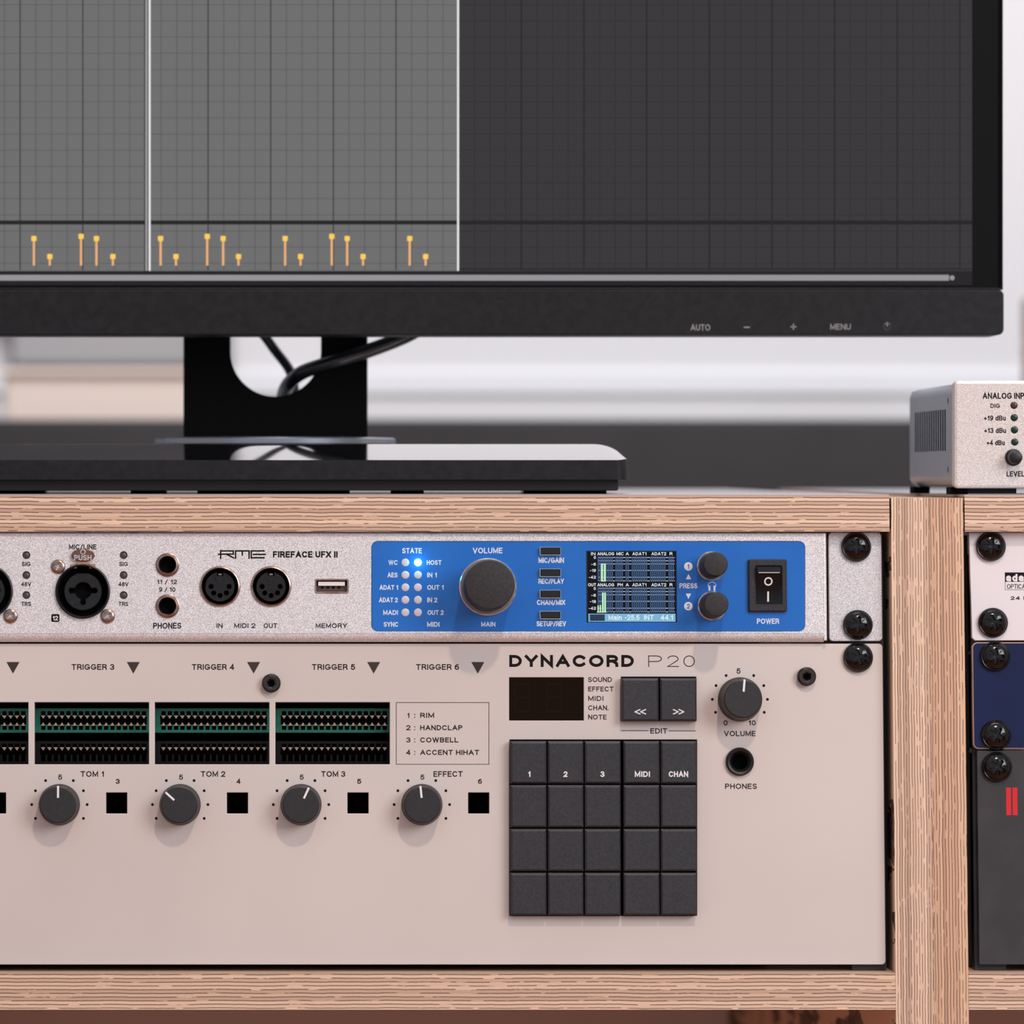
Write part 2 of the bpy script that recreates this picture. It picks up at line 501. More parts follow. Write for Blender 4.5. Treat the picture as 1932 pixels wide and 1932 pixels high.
struct('floor', MB().box(-2600, 2600, -1500, 3400, -20, 0), 'floor')
WY = 3350
struct('wall_back', MB().box(-2600, 2600, WY, WY + 60, 0, 2800), 'wall')
struct('wall_left', MB().box(-2660, -2600, -1500, WY, 0, 2800), 'wall')
struct('wall_right', MB().box(2600, 2660, -1500, WY, 0, 2800), 'wall')
_, zt = Wd(0, 698, 3325); _, zb = Wd(0, 744, 3325)
struct('trim_1', MB().rbox(-2600, 2600, 3346, WY, zb, zt, 2, 1.5), 'sill')
_, zt = Wd(0, 791, 3100)
o = world_thing('partition_panel', 0, 3120, 0, 'dark grey low partition standing along the wall behind the desk', 'partition')
MB().rbox(-1800, 1800, 3100, 3140, 30, zt, 4, 4).build('board', 'panel_dark', o)
for x in (-1500, -500, 500, 1500): MB().rbox(x - 30, x + 30, 3060, 3180, 0, 30, 4, 2).build('foot', 'rail', o)
xa, z0 = Wd(22, 693, 3325); xb, _ = Wd(440, 693, 3325)
o = world_thing('acoustic_panel', (xa + xb) / 2, 3235, z0, 'grey rail seen under the left half of the monitor, with an added unseen dark panel above', 'panel')
MB().rbox(xa, xb, 3322, 3345, z0 + 1, z0 + 40, 4, 4).build('lower_rail', 'panel_grey', o, 'light grey lower rail')
MB().rbox(xa - 420, xb, 3326, 3345, z0 + 41, z0 + 1300, 4, 4).build('unseen_dark_panel', 'panel_dark', o)  # unseen behind the monitor; added for its dark reflection in the base top
MB().box(xa + 8, xb - 8, 3345, WY, z0 + 80, z0 + 540).build('batten_frame', 'beige_box', o)
_, z1 = Wd(0, 697, 3150); _, z2 = Wd(0, 780, 3150); xa, _ = Wd(8, 0, 3150); xb, _ = Wd(400, 0, 3150)
o = world_thing('storage_box', (xa + xb) / 2, 3190, zt, 'pale beige box behind the partition, left of the monitor stand', 'box')
MB().rbox(xa, xb, 3152, 3230, 30, z1 - 5, 5, 4).build('body', 'beige_box', o)
MB().rbox(xa - 3, xb + 3, 3147, 3234, z1 - 5, z1 + 1, 2, 2).build('lid', 'beige_box', o)
MB().box(xa + 10, xb - 10, 3160, 3225, 0, 30).build('plinth', 'rail', o)
xa, z2 = Wd(1934, 560, 3000); xb, _ = Wd(1990, 0, 3000)
o = world_thing('wooden_stand', (xa + xb) / 2, 3000, 0, 'blurred brown wooden stand at the wall, right of the monitor', 'stand')
MB().lathe((xa + xb) / 2, 0, [(0.01, 0), (10, 0)], 8, cap=False)
MB().rbox(xa, xb, 2990, 3012, 20, z2, 3, 2).build('post', 'ply_x2', o)
MB().rbox(xa - 90, xb + 90, 2930, 3060, 0, 20, 8, 3).build('foot', 'ply_z', o)

# ------------------------------------------------------------------ rack cabinets of layered plywood
HB = -2.0                                    # front of the wood in rack depth
XR = Q(1678, 960, HB)[0]; P0 = Q(1681, 945, HB)[0]; P1 = Q(1753, 945, HB)[0]; P2 = Q(1817, 945, HB)[0]
XB = Q(1820, 960, HB)[0]
ZT = Q(900, 933, HB)[1]; ZB_ = Q(900, 1003, HB)[1]; ZP = Q(1750, 939.5, HB)[1]
LX = Q(1663, 1010, 3.5)[0] - 482.6          # left end of the 19 inch rack units
REAR = 2330.0
ZS0, ZS1 = Q(0, 1836, HB)[1], Q(0, 1905, HB)[1]


def board(z0, z1, x0, x1, flat=True):
    """slanted front, horizontal top: YZ section run along x"""
    _, ya, za = RW(0, HB, z1); _, yb, zb = RW(0, HB, z0)
    return MB().prism_x([(ya, za), (yb, zb), (REAR, zb), (REAR, za)], x0, x1)


def side(z1, x0, x1):
    _, ya, za = RW(0, HB, z1)
    t = (za - 0) / cos(AL)
    return MB().prism_x([(ya, za), (ya - za * math.tan(AL), 0), (REAR, 0), (REAR, za)], x0, x1)


def rail(x0, x1, parent, lip):
    z0, z1 = ZS0 + .5, ZB_ - .5
    V = [RW(*p) for z in (z0, z1) for p in ((x0, 7.0, z), (x1, 7.0, z), (x1, 9.0, z), (x0, 9.0, z))]
    MB().add(V, [(0, 1, 5, 4), (1, 2, 6, 5), (2, 3, 7, 6), (3, 0, 4, 7), (0, 3, 2, 1), (4, 5, 6, 7)]).build('rack_rail', 'rail', parent)
    xa, xb = lip
    V = [RW(*p) for z in (z0, z1) for p in ((xa, 17, z), (xb, 17, z), (xb, 19, z), (xa, 19, z))]
    MB().add(V, [(0, 1, 5, 4), (1, 2, 6, 5), (2, 3, 7, 6), (3, 0, 4, 7), (0, 3, 2, 1), (4, 5, 6, 7)]).build('rail_flange', 'rail', parent)


cab = world_thing('rack_cabinet', (LX + XR) / 2, 1950, 0,
                  'plywood rack cabinet under the monitor, holding the silver and beige units', 'cabinet', None)
board(ZB_, ZT - .35, LX - 6, XR).build('top_board', 'ply_z', cab)
tb = [c for c in cab.children if c.name.startswith('top_board')][0]
_, yf, zf = RW(0, HB, ZT)
MB().box(LX - 6, XR, yf + .5, REAR, zf - .348, zf).build('laminate_sheet', 'laminate', tb, 'pale grey laminate')
side(ZP, P0, P1 - .1).build('side_panel', 'ply_x', cab)
side(ZP, LX - 6 - 16, LX - 6.3).build('side_panel', 'ply_x', cab)
board(ZS1, ZS0, LX - 6, P0 - .1).build('shelf', 'ply_z', cab)
MB().box(LX - 5.8, P0 - .2, REAR - 12, REAR - 3, 60, RW(0, 0, ZS1)[2] - 1).build('back_panel', 'beige_box', cab)
rail(Q(1600, 1010, 7)[0], Q(1664.5, 1010, 7)[0], cab, (Q(1662, 1010, 17)[0], P0 - .2))
rail(LX + 2, LX + 14, cab, (LX - 6, LX + 2))
cab2 = world_thing('rack_cabinet', P2 + 200, 1950, 0,
                   'plywood rack cabinet at the right edge, holding the white, navy and dark grey units', 'cabinet', None)
RX = Q(1828, 1010, 3.5)[0]
board(ZB_, ZT - .35, XB, RX + 490).build('top_board', 'ply_z', cab2)
tb = [c for c in cab2.children if c.name.startswith('top_board')][0]
MB().box(XB, RX + 490, yf + .5, REAR, zf - .348, zf).build('laminate_sheet', 'laminate', tb, 'pale grey laminate')
side(ZP, P1, P2).build('side_panel', 'ply_x2', cab2)
side(ZP, RX + 490.3, RX + 506).build('side_panel', 'ply_x2', cab2)
board(ZS1, ZS0, P2 + .1, RX + 490).build('shelf', 'ply_z', cab2)
MB().box(P2 + .3, RX + 489, REAR - 12, REAR - 3, 60, RW(0, 0, ZS1)[2] - 1).build('back_panel', 'beige_box', cab2)
rail(RX + 1, RX + 14, cab2, (P2 + .2, RX + 1.5))
rail(RX + 470, RX + 482, cab2, (RX + 482, RX + 489))

# ------------------------------------------------------------------ screws shared by the rack units


def recess(r, a, d, arm, star, half):
    """depth of a cross recess; star adds the four fine ticks of a pozidriv"""
    x, z = abs(r * cos(a)), abs(r * sin(a))
    half *= 1 - .25 * r / arm
    if (x < half and z < arm) or (z < half and x < arm): return d * (1 - .25 * r / arm)
    if star and abs(x - z) < half * .3 and arm * .45 < r < arm * 1.0: return d * .35
    return 0


def rack_screw(parent, px, py, h, rot=0.0):
    """black pan head pozidriv on a plastic cup washer; shift from head centre to seat"""
    x, z = Q(px - 3, py + 1, h)
    key = 'rack_screw_mesh'
    if key not in SHARED:
        R = 5.6
        hd = MB().field(R, lambda r, a: 3.3 * math.sqrt(max(0, 1 - (r / R) ** 2 * .93)) + .9 -
                        (recess(r, a + .0, 2.6, 3.4, True, .8)), 34, 120)
        hd.lathe(0, 0, [(R, -1.72), (R, 0)], 72, cap=False)
        ws = MB().lathe(0, 0, [(5.2, -1.75), (5.75, -1.85), (6.1, -1.5), (6.25, -.8), (6.15, 0), (5.0, 0)], 56, cap=False)
        a = hd.build('rack_screw', 'screw_black', None, base=(0, 0, 0))
        b = ws.build('washer', 'gloss_black', None, base=(0, 0, 0)); b.parent = a
        SHARED[key] = a; o = a
    else:
        o = clone(SHARED[key])
    bs = BASE[parent.name]; o.parent = parent
    o.location = ((x - bs[0]) / 1000, (h - bs[1]) / 1000, (z - bs[2]) / 1000); o.rotation_euler = (0, rot, 0)
    return o


def small_screw(parent, px, py, h, kind, rot=0.0):
    x, z = Q(px, py, h)
    if kind not in SHARED:
        if kind == 'silver':
            R = 2.95
            o = MB().field(R, lambda r, a: 1.0 * math.sqrt(max(0, 1 - (r / R) ** 2 * .95)) + .25 - recess(r, a, 1.5, 1.8, False, .46), 26, 96)
            o.lathe(0, 0, [(R, -.48), (R, 0)], 56, cap=False); o = o.build('panel_screw', 'nickel', None, base=(0, 0, 0))
        else:
            R = 3.85

            def f(r, a):
                k = (a % (pi / 3)) - pi / 6
                if r * cos(k) < 1.5: return .2
                return (3.0 if r > R * .5 else 2.8) if r < R * .82 else 3.0 - (r - R * .82) * 1.1
            o = MB().field(R, f, 16, 60); o.lathe(0, 0, [(R, -2.4), (R, 0)], 60, cap=False)
            o = o.build('socket_screw', 'dark_metal', None, base=(0, 0, 0))
            fl = MB().lathe(0, 0, [(1.42, -.9), (1.42, -.1)], 6, False).build('socket_floor', 'pit', None, base=(0, 0, 0)); fl.parent = o  # near-black disc: shade of the hex hole put into the colour
        SHARED[kind] = o
    else:
        o = clone(SHARED[kind])
    bs = BASE[parent.name]; o.parent = parent
    o.location = ((x - bs[0]) / 1000, (h - bs[1]) / 1000, (z - bs[2]) / 1000); o.rotation_euler = (0, rot, 0)
    return o


SHARED = {}


def chassis(parent, x0, x1, z0, z1, h0, h1):
    b = MB()
    for a in ((x0, x1, h0, h1, z0, z0 + 1), (x0, x1, h0, h1, z1 - 1, z1), (x0, x0 + 1, h0, h1, z0 + 1, z1 - 1),
              (x1 - 1, x1, h0, h1, z0 + 1, z1 - 1), (x0 + 1, x1 - 1, h1 - 1, h1, z0 + 1, z1 - 1)):
        b.box(*a)
    b.build('chassis', 'pit', parent)


def dot(cx, cy, r, h, m, parent, name='dot', t=.03, n=24):
    x, z = Q(cx, cy, h); R = r * .22
    return MB().lathe(x, z, [(R, h - t), (R, h)], n, False).build(name, m, parent)


# ------------------------------------------------------------------ audio interface (silver, blue control field)
EARH = 3.5
zT, zB = Q(600, 1004.5, 0)[1], Q(600, 1211, 0)[1]
ui = rack_thing('audio_interface', (LX + XR) / 2, zB, 0,
                'silver one-unit audio interface with a blue control field and a large black volume knob', 'interface')
XE = Q(1560, 1100, 0)[0]
XEr = Q(1663, 1010, EARH)[0]
zf0 = zB + 3.4; zf1 = zT - 1.2
holes = []
XL = [156.2, -27]
for c in XL: holes.append(qp(circ(c, 1115.7, 50)))
for c in (233, 49.5):
    for y in (1047.5, 1085.2, 1123): holes.append(qp(circ(c, y, 7.4, 20)))
for y in (1065.7, 1143.5): holes.append(qp(circ(316, y, 21)))
for x in (415, 511.4): holes.append(qp(circ(x, 1106.5, 37.5)))
holes.append(qp(rrect(594.5, 1092.5, 657.5, 1119.5, 4)))
holes.append(qp(rrect(700.5, 1021, 1519, 1191.5, 12, 8)))
fp = MB().plate([(LX + 22, zf0), (XE - 1.2, zf0), (XE - 1.2, zf1), (LX + 22, zf1)], holes, 0, 3.0, .12)
# rounded lips: bottom (broad), top, right end
arc = lambda r1, r2, n=7: [(r1 * sin(pi / 2 * i / n), r2 * (1 - cos(pi / 2 * i / n))) for i in range(n + 1)]
for zz, hh, sgn in ((zf0, 3.4, -1), (zf1, 1.2, 1)):
    dep = 3.2 if sgn < 0 else 1.2
    pr = arc(hh, dep); n = len(pr)
    V = [(x, y, zz + sgn * a) for x in (LX + 22, XE - 1.2) for a, y in pr]
    fp.add(V, [(i, i + 1, n + i + 1, n + i) for i in range(n - 1)], True)
    fp.box(LX + 22, XE - 1.2, dep, 7.6, min(zz + sgn * hh, zz), max(zz + sgn * hh, zz))
pr = arc(1.2, 1.2); n = len(pr)
V = [(XE - 1.2 + a, y, z) for z in (zf0 - 2.6, zf1 + .9) for a, y in pr]
fp.add(V, [(i, i + 1, n + i + 1, n + i) for i in range(n - 1)], True)
fp.box(XE - 1.2, XE, 1.2, 7.6, zf0 - 2.8, zf1 + 1.0)
fp.build('faceplate', 'silver', ui, 'bead-blasted silver front')
chassis(ui, LX + 24, XE - 24, zB + .6, zT - .6, 8.2, 230)
zeb, zet = Q(1600, 1209.5, EARH)[1], Q(1600, 1004.5, EARH)[1]
for xa, xb in ((Q(1564, 1100, EARH)[0], XEr), (LX, LX + 21)):
    MB().plate(rrect(xa, zeb, xb, zet, 1.6), (), EARH, 3.0, .25).build('rack_ear', 'ear_silver', ui)
rack_screw(ui, 1618, 1031, EARH); rack_screw(ui, 1621, 1178, EARH, .06)

T = lambda s, x0, x1, y0, y1, m='ink', b=.018, h=0.0: text(ui, s, x0, x1, y0, y1, h, m, b)


def xlr(cx, cy=1115.7):
    x, z = Q(cx, cy, 0); k = .22
    body = MB().lathe(x, z, [(46.5 * k, .6), (47 * k, -1.0), (49 * k, -1.5), (51 * k, -1.3), (51.8 * k, -.6), (51.8 * k, 0)], 64, cap=False)
    body.lathe(x, z, [(46.5 * k, .6), (46 * k, 9)], 64, cap=False)
    r = body.build('combo_socket', 'socket_grey', ui, 'black combo jack')
    hole = [(x - 20.5 * k, z + 5 * k)]
    # keyhole opening: round centre with three lobes
    pts = []
    for i in range(96):
        a = 2 * pi * i / 96; rr = 15.6
        for la in (0, pi, -pi / 2):
            d = (a - la + pi) % (2 * pi) - pi
            # lobe circle centre at 21.5 px, radius 5.2
            s_ = 21.5 * sin(d)
            if abs(d) < pi / 2 and abs(s_) < 5.2: rr = max(rr, 21.5 * cos(d) + math.sqrt(5.2 ** 2 - s_ ** 2))
        pts.append((x + rr * k * cos(a), z + 1.5 * k + rr * k * sin(a)))
    rim = [(x + 36 * k * cos(a), z + 36 * k * sin(a)) for a in [2 * pi * i / 72 for i in range(72)]]
    rim = [(a, b) for a, b in rim if not (abs(a - x) < 7.5 * k and b > z)]
    rim_n = []
    for a, b in rim: rim_n.append((a, b))
    i0 = max(range(len(rim_n)), key=lambda i: (rim_n[i][1], rim_n[i][0]))
    MB().plate(rim, [pts], 1.2, 3.0, .3).build('socket_insert', 'socket_grey', r)
    MB().lathe(x, z, [(46 * k, 4.2), (46 * k, 4.8)], 48, False).build('socket_floor', 'pit', r)
    glyphs('NEUTRIK', x - 25 * k, x + 24 * k, z + 19.5 * k, z + 25.5 * k, .03, 3, 1.2, .14).build('raised_lettering', 'black', r)
    for sx in (-1, 1):
        MB().lathe(x + sx * 20 * k - .1, z - 21 * k, [(4.3 * k, 1.05), (4.3 * k, 1.2)], 20, False).build('raised_mark', 'black', r)
    tabx, tabz = Q(cx + .6, 1048, 0)
    MB().plate([(tabx + 4.95 * cos(a) * (1 if abs(cos(a)) < .8 else .97), tabz + 2.7 * sin(a)) for a in [2 * pi * i / 40 for i in range(40)]],
               (), -1.8, 1.8, .4).build('release_tab', 'bronze', r, 'brown metal release tab reading PUSH')
    MB().box(tabx - 2.5, tabx + 2.5, -1.0, .1, tabz - 4.3, tabz - 2.2, .2).box(tabx - 5.2, tabx - 2.6, -.8, .1, tabz - 5.4, tabz - 3.6, .2).box(
        tabx + 2.6, tabx + 5.2, -.8, .1, tabz - 5.4, tabz - 3.6, .2).build('tab_hinge', 'gold', r)
    glyphs('PUSH', tabx - 3.6, tabx + 3.6, tabz - 2.15, tabz + .1, .02, 3, -1.8, .12).build('raised_word', 'chrome', r)
    MB().lathe(tabx, tabz + 1.35, [(.75, -1.92), (.95, -1.95), (1.1, -1.9), (1.1, -1.8)], 24, cap=False).build('maker_mark', 'chrome', r)
    small_screw(ui, cx - 46.5, 1069, 0, 'silver', .4); small_screw(ui, cx + 47, 1162.5, 0, 'silver', 1.0)
    x0, z0 = Q(cx - 59.5, 1173.5); x1, z1 = Q(cx - 44, 1158.5)
    bd = MB().plate(rrect(x0, z0, x1, z1, .7), (), -.03, .03, 0).build('channel_badge', 'ink', ui)
    return bd


T('MIC/LINE', 130, 182, 1027, 1036.5); T('MIC/LINE', -53, -1, 1027, 1036.5)
b = xlr(156.2); text(ui, '12', 99.5, 109.5, 1162, 1170.5, -.03, 'white_ink', .01)
xlr(-27)
for cx in (233, 49.5):
    for y in (1047.5, 1085.2, 1123):
        x, z = Q(cx, y)
        MB().lathe(x, z, [(.4, .25), (1.1, .45), (1.62, 1.0), (1.62, 1.4)], 24).build('indicator', 'led_dark', ui)
    T('SIG', cx - 8, cx + 8, 1060, 1068.3); T('48V', cx - 9.5, cx + 9.3, 1098, 1106.2); T('TRS', cx - 9.3, cx + 9, 1135.3, 1143.5)
for y in (1065.7, 1143.5):
    x, z = Q(316, y); k = .22
    j = MB().lathe(x, z, [(15.3 * k, 12), (15.3 * k, -.9), (17 * k, -1.35), (19.5 * k, -1.2), (20.6 * k, -.4), (22.6 * k, -.25), (22.6 * k, 0)], 56, cap=False
                   ).build('headphone_jack', 'nickel', ui, 'nickel-rimmed headphone socket')
    MB().lathe(x, z, [(15.4 * k, 3), (15.4 * k, 12)], 32).build('jack_bore', 'pit', j)
T('11 / 12', 296.5, 334, 1093.5, 1102); T('9 / 10', 300, 331, 1108, 1116.5); T('PHONES', 289, 342, 1175, 1186)
for cx in (415, 511.4):
    x, z = Q(cx, 1106.5); k = .22
    j = MB().lathe(x, z, [(33.3 * k, 8), (33.6 * k, -.5), (35 * k, -.95), (37 * k, -.8), (38.6 * k, -.2), (38.6 * k, 0)], 64, cap=False
                   ).build('din_socket', 'nickel', ui, 'round five-pin socket with a metal rim')
    MB().lathe(x, z, [(33.3 * k, 6), (33.3 * k, 7)], 40, False).build('socket_floor', 'pit', j)
    rim = [(x + 28 * k * cos(a), z + 28 * k * sin(a)) for a in [pi / 2 + .2 + (2 * pi - .4) * i / 70 for i in range(71)]]
    rim += [(x + 5.6 * k, z + 20.5 * k), (x - 5.6 * k, z + 20.5 * k)]
    hl = []
    for a in (0, 45, 90, 135, 180):
        a = radians(-a); hl.append([(x + 17 * k * cos(a) + rr * k * cos(t + a), z + 17 * k * sin(a) + q_ * k * sin(t + a))
                                    for t in [2 * pi * i / 14 for i in range(14)] for rr, q_ in [(4.6, 4.6)]])
    # elongated holes made round; thin webs radiate between them
    MB().plate(rim, hl, 1.0, 3.2, .15).build('socket_insert', 'socket_grey', j)
    wb = MB()
    for a in range(0, 360, 45):
        a = radians(a + 22.5); wb.line([(x + 4 * k * cos(a), z + 4 * k * sin(a)), (x + 21 * k * cos(a), z + 21 * k * sin(a))], .22, 1.0, .14)
    for a in (60, 120): a = radians(a); wb.line([(x + 5 * k * cos(a), z + 5 * k * sin(a)), (x + 24 * k * cos(a), z + 24 * k * sin(a))], .25, 1.0, .2)
    wb.build('radial_ribs', 'socket_grey', j)
    MB().box(x - 3.2 * k, x + 3.2 * k, .8, 6, z + 21.5 * k, z + 24.5 * k).build('key_tab', 'nickel', j)
T('IN', 408.5, 420, 1176, 1185); T('MIDI 2', 442, 482, 1176, 1185); T('OUT', 497.5, 523, 1176, 1185); T('MEMORY', 595.5, 655, 1176, 1185)
x0, z0 = Q(594, 1120); x1, z1 = Q(658, 1092)
us = MB().plate(rrect(x0, z0, x1, z1, .9), [rrect(x0 + .75, z0 + .75, x1 - .75, z1 - .75, .4)], -.25, 8, .15).build('usb_port', 'nickel', ui, 'small metal memory-stick port')
MB().box(x0 + 1.4, x1 - 1.6, .5, 8, z0 + 3.3, z1 - 1.2).build('tongue', 'usb_white', us)
MB().box(x0 + .8, x1 - .8, 1.4, 8, z0 + .8, z0 + 3.2).build('inner_shell', 'usb_brown', us)
for i in range(4): MB().box(x0 + 2.7 + i * 2.3, x0 + 3.6 + i * 2.3, .9, 1.5, z0 + 2.3, z0 + 3.2).build('usb_contact', 'pit', us)
T('FIREFACE UFX II', 515, 637, 1040, 1052, 'ink', .035)
lg = MB(); P = lambda *a: [Q(360 + x / 5.682, 990 + y / 5.682) for x, y in a]; W = .62
lg.line(P((298, 317), (335, 317)), W, 0); lg.line(P((320, 278), (320, 358)), W, 0); lg.line(P((320, 281), (455, 281), (455, 315), (345, 315)), W, 0)
lg.line(P((385, 318), (460, 355)), W, 0); lg.line(P((480, 358), (480, 281), (625, 281), (625, 358)), W, 0)
lg.line(P((552, 283), (552, 325)), W, 0); lg.line(P((648, 281), (785, 281)), W, 0)
lg.line(P((648, 281), (648, 354), (785, 354)), W, 0); lg.line(P((672, 318), (798, 318)), W, 0)
lg.build('printed_logo', 'ink', ui)

# blue control field
BH = .25
x0, z0 = Q(701.3, 1190.8, BH); x1, z1 = Q(1518.5, 1021.8, BH)
lx0, lz0 = Q(1106.5, 1174.5, BH); lx1, lz1 = Q(1276.5, 1039.3, BH)
bl = MB().plate(rrect(x0, z0, x1, z1, 2.4, 8), [rrect(lx0, lz0, lx1, lz1)], BH, 1.5, .05).build('control_field', 'blue', ui, 'blue control field')
BASE[bl.name] = BASE[ui.name]
B = lambda s, a, b_, c, d, bo=.016: text(bl, s, a, b_, c, d, BH, 'pale_ink', bo)
B('STATE', 759, 796, 1034, 1044); B('VOLUME', 892, 948, 1033.5, 1044); B('MAIN', 908, 934.5, 1173.5, 1182)
ys = [1061.2, 1084.7, 1108.2, 1131.8, 1155.5]
for y, l, a, c, r_, d, e in zip(ys, ('WC', 'AES', 'ADAT 1', 'ADAT 2', 'MADI'), (733, 731, 716, 715, 723), (750, 750, 751, 750.5, 750.5),
                                ('HOST', 'IN 1', 'OUT 1', 'IN 2', 'OUT 2'), (805, 806, 806, 806, 806.5), (833, 824, 837, 825, 837)):
    B(l, a, c, y - 4.3, y + 4.6); B(r_, d, e, y - 4.3, y + 4.6)
    for x in (764.8, 788.5):
        X, Z = Q(x, y, BH); lit = x > 780 and y < 1070
        MB().lathe(X, Z, [(.5, BH - .32), (1.3, BH - .25), (1.62, BH - .1), (1.64, BH)], 28).build('state_light', 'led_cyan' if lit else 'led_off', ui, 'lit cyan state light' if lit else None)
B('SYNC', 724, 751, 1173.5, 1182.5); B('MIDI', 806, 829, 1173.5, 1182.5)
lp = bpy.data.lights.new('state_glow', 'POINT'); lp.energy = .0013; lp.color = (.02, .8, 1); lp.shadow_soft_size = .0012
lo = bpy.data.objects.new('state_glow', lp); COL.objects.link(lo)
X, Z = Q(788.5, 1061.2, BH); lo.location = [v / 1000 for v in RW(X, -2.6, Z)]
for y, s, a, c, d, e in ((1040, 'MIC/GAIN', 1016, 1064, 1052, 1062), (1080.8, 'REC/PLAY', 1016, 1064, 1092, 1101.3),
                         (1121, 'CHAN/MIX', 1013, 1066.5, 1131.8, 1141.3), (1160.5, 'SETUP/REV', 1012.5, 1068, 1172, 1181.5)):
    xa, za = Q(1019.5, y + 6.6, BH); xb, zb = Q(1057, y - 6.8, BH)
    MB().plate(rrect(xa - .25, za - .25, xb + .25, zb + .25, .4), (), BH - .05, .3, 0).build('button_surround', 'chrome', ui)
    MB().box(xa, xb, BH - 2.2, BH, za, zb, .35).build('push_button', 'gloss_black', ui)
    B(s, a, c, d, e)


def knob(parent, px, py, h, rb, rf, H, m, name='knob', ring=True, label=None):
    """skirt radius rb, face radius rf, height H in mm"""
    x, z = Q(px, py, h)
    o = MB().lathe(x, z, [(rf - .9, h - H), (rf - .35, h - H + .12), (rf, h - H + .6), (rf + .1, h - 1.6), (rf + .1, h - .3)], 72
                   ).build(name, m, parent, label)
    if ring: MB().lathe(x, z, [(rf - .1, h - 1.3), (rb - .1, h - 1.5), (rb + .3, h - 1.1), (rb + .4, h)], 72, cap=False).build('ring', 'chrome', o)
    return o


knob(ui, 920.3, 1107.2, BH, 11.6, 10.2, 21, 'rubber', 'volume_knob', label='large matt black volume knob')
knob(ui, 1342.3, 1068, BH, 5.75, 5.05, 18, 'rubber', 'encoder_knob'); knob(ui, 1343.6, 1143, BH, 5.75, 5.05, 18, 'rubber', 'encoder_knob')
for cy, s in ((1068.7, '1'), (1143.6, '2')):
    dot(1298.7, cy, 8, BH, 'pale_ink', bl, 'number_disc'); text(bl, s, 1296, 1301.5, cy - 4.5, cy + 4.5, BH - .03, 'blue', .01)
for s, y in ((1, 1088), (-1, 1125)):
    MB().prism(qp([(1293.8, y + 5 * s), (1304, y + 5 * s), (1299, y - 5 * s)], BH), BH - .03, BH).build('printed_arrow', 'pale_ink', bl)
B('PRESS', 1282, 1316, 1100.5, 1110)
hp = MB(); hp.line(qp([(1343.3 + 7.3 * cos(a), 1106 - 8 * sin(a)) for a in [pi * i / 12 for i in range(13)]], BH), .3, BH)
for x in (1338.5, 1348): xa, za = Q(x - 1.8, 1114.5, BH); xb, zb = Q(x + 1.8, 1105, BH); hp.box(xa, xb, BH - .03, BH, za, zb)
hp.build('printed_headphones', 'pale_ink', bl)
# power switch
xa, za = Q(1411.5, 1154.5, BH); xb, zb = Q(1483.5, 1055.5, BH); xc, zc = Q(1426, 1140.5, BH); xd, zd = Q(1473, 1069, BH)
sw = MB().plate(rrect(xa, za, xb, zb, .8), [rrect(xc, zc, xd, zd, .4)], BH - 1.8, 1.8, .5).build('power_switch', 'rubber', ui, 'black rocker power switch')
MB().box(xc - .5, xd + .5, BH + 2, BH + 2.4, zc - .5, zd + .5).build('switch_well', 'pit', sw)
n = 10; zm = zd - (zd - zc) * .17; V = []; prof = [(zd - .3, BH - 3.4), (zm, BH - 3.7)]
for i in range(1, n + 1):
    t = i / n; prof.append((zm + (zc + .3 - zm) * t, BH - 3.7 + 3.2 * math.sin(t * pi / 2) * .9))
prof += [(zc + .3, BH + 2), (zd - .3, BH + 2)]
rk = MB().prism_x([(y, z) for z, y in prof], xc + .35, xd - .35).build('rocker', 'satin_black', sw)
yrock = lambda z: BH - 3.7 + 3.2 * math.sin(min(1, max(0, (z - zm) / (zc + .3 - zm))) * pi / 2) * .9
mk = MB()
ox, oz = Q(1449.7, 1097, BH - 2.5)
rg = [(ox + r * cos(2 * pi * i / 36), oz + r * sin(2 * pi * i / 36)) for r in (1.75, 1.15) for i in range(36)]
mk.add([(a, yrock(c) - .05, c) for a, c in rg], [(i, (i + 1) % 36, 36 + (i + 1) % 36, 36 + i) for i in range(36)])
for k in range(6):
    z1_ = Q(1449, 1116 + k * 3.2, BH - 1)[1]; z2_ = Q(1449, 1116 + (k + 1) * 3.2, BH - 1)[1]
    mk.add([(ox - .35, yrock(z1_) - .05, z1_), (ox + .35, yrock(z1_) - .05, z1_), (ox + .35, yrock(z2_) - .05, z2_), (ox - .35, yrock(z2_) - .05, z2_)], [(0, 1, 2, 3)])
mk.add([(xc + .9, yrock(zm) - .06, zm - .12), (xd - .9, yrock(zm) - .06, zm - .12), (xd - .9, yrock(zm) - .06, zm + .12), (xc + .9, yrock(zm) - .06, zm + .12)], [(0, 1, 2, 3)])
mk.build('switch_marks', 'white_ink', sw, 'white O and I marks')
B('POWER', 1428, 1470, 1167, 1177)

# colour display of the interface
LH = BH + .55
lcd = MB().box(lx0 - .5, lx1 + .5, LH, LH + .4, lz0 - .5, lz1 + .5).build('level_display', 'gloss_black', ui, 'small lit colour display with level meters')


def lrect(x0, y0, x1, y1, h, t=.02):
    a, b_ = Q(x0, y1, h); c, d = Q(x1, y0, h); return MB().box(a, c, h - t, h, b_, d)


lrect(1109, 1041, 1275, 1173.5, LH).build('display_background', 'lcd_bg', lcd)
bars, dots, grn, wht = MB(), MB(), MB(), MB()


def addr(mb, x0, y0, x1, y1, lev=0):
    h = LH - .02 - .012 * lev; a, b_ = Q(x0, y1, h); c, d = Q(x1, y0, h); mb.box(a, c, h - .012, h, b_, d)


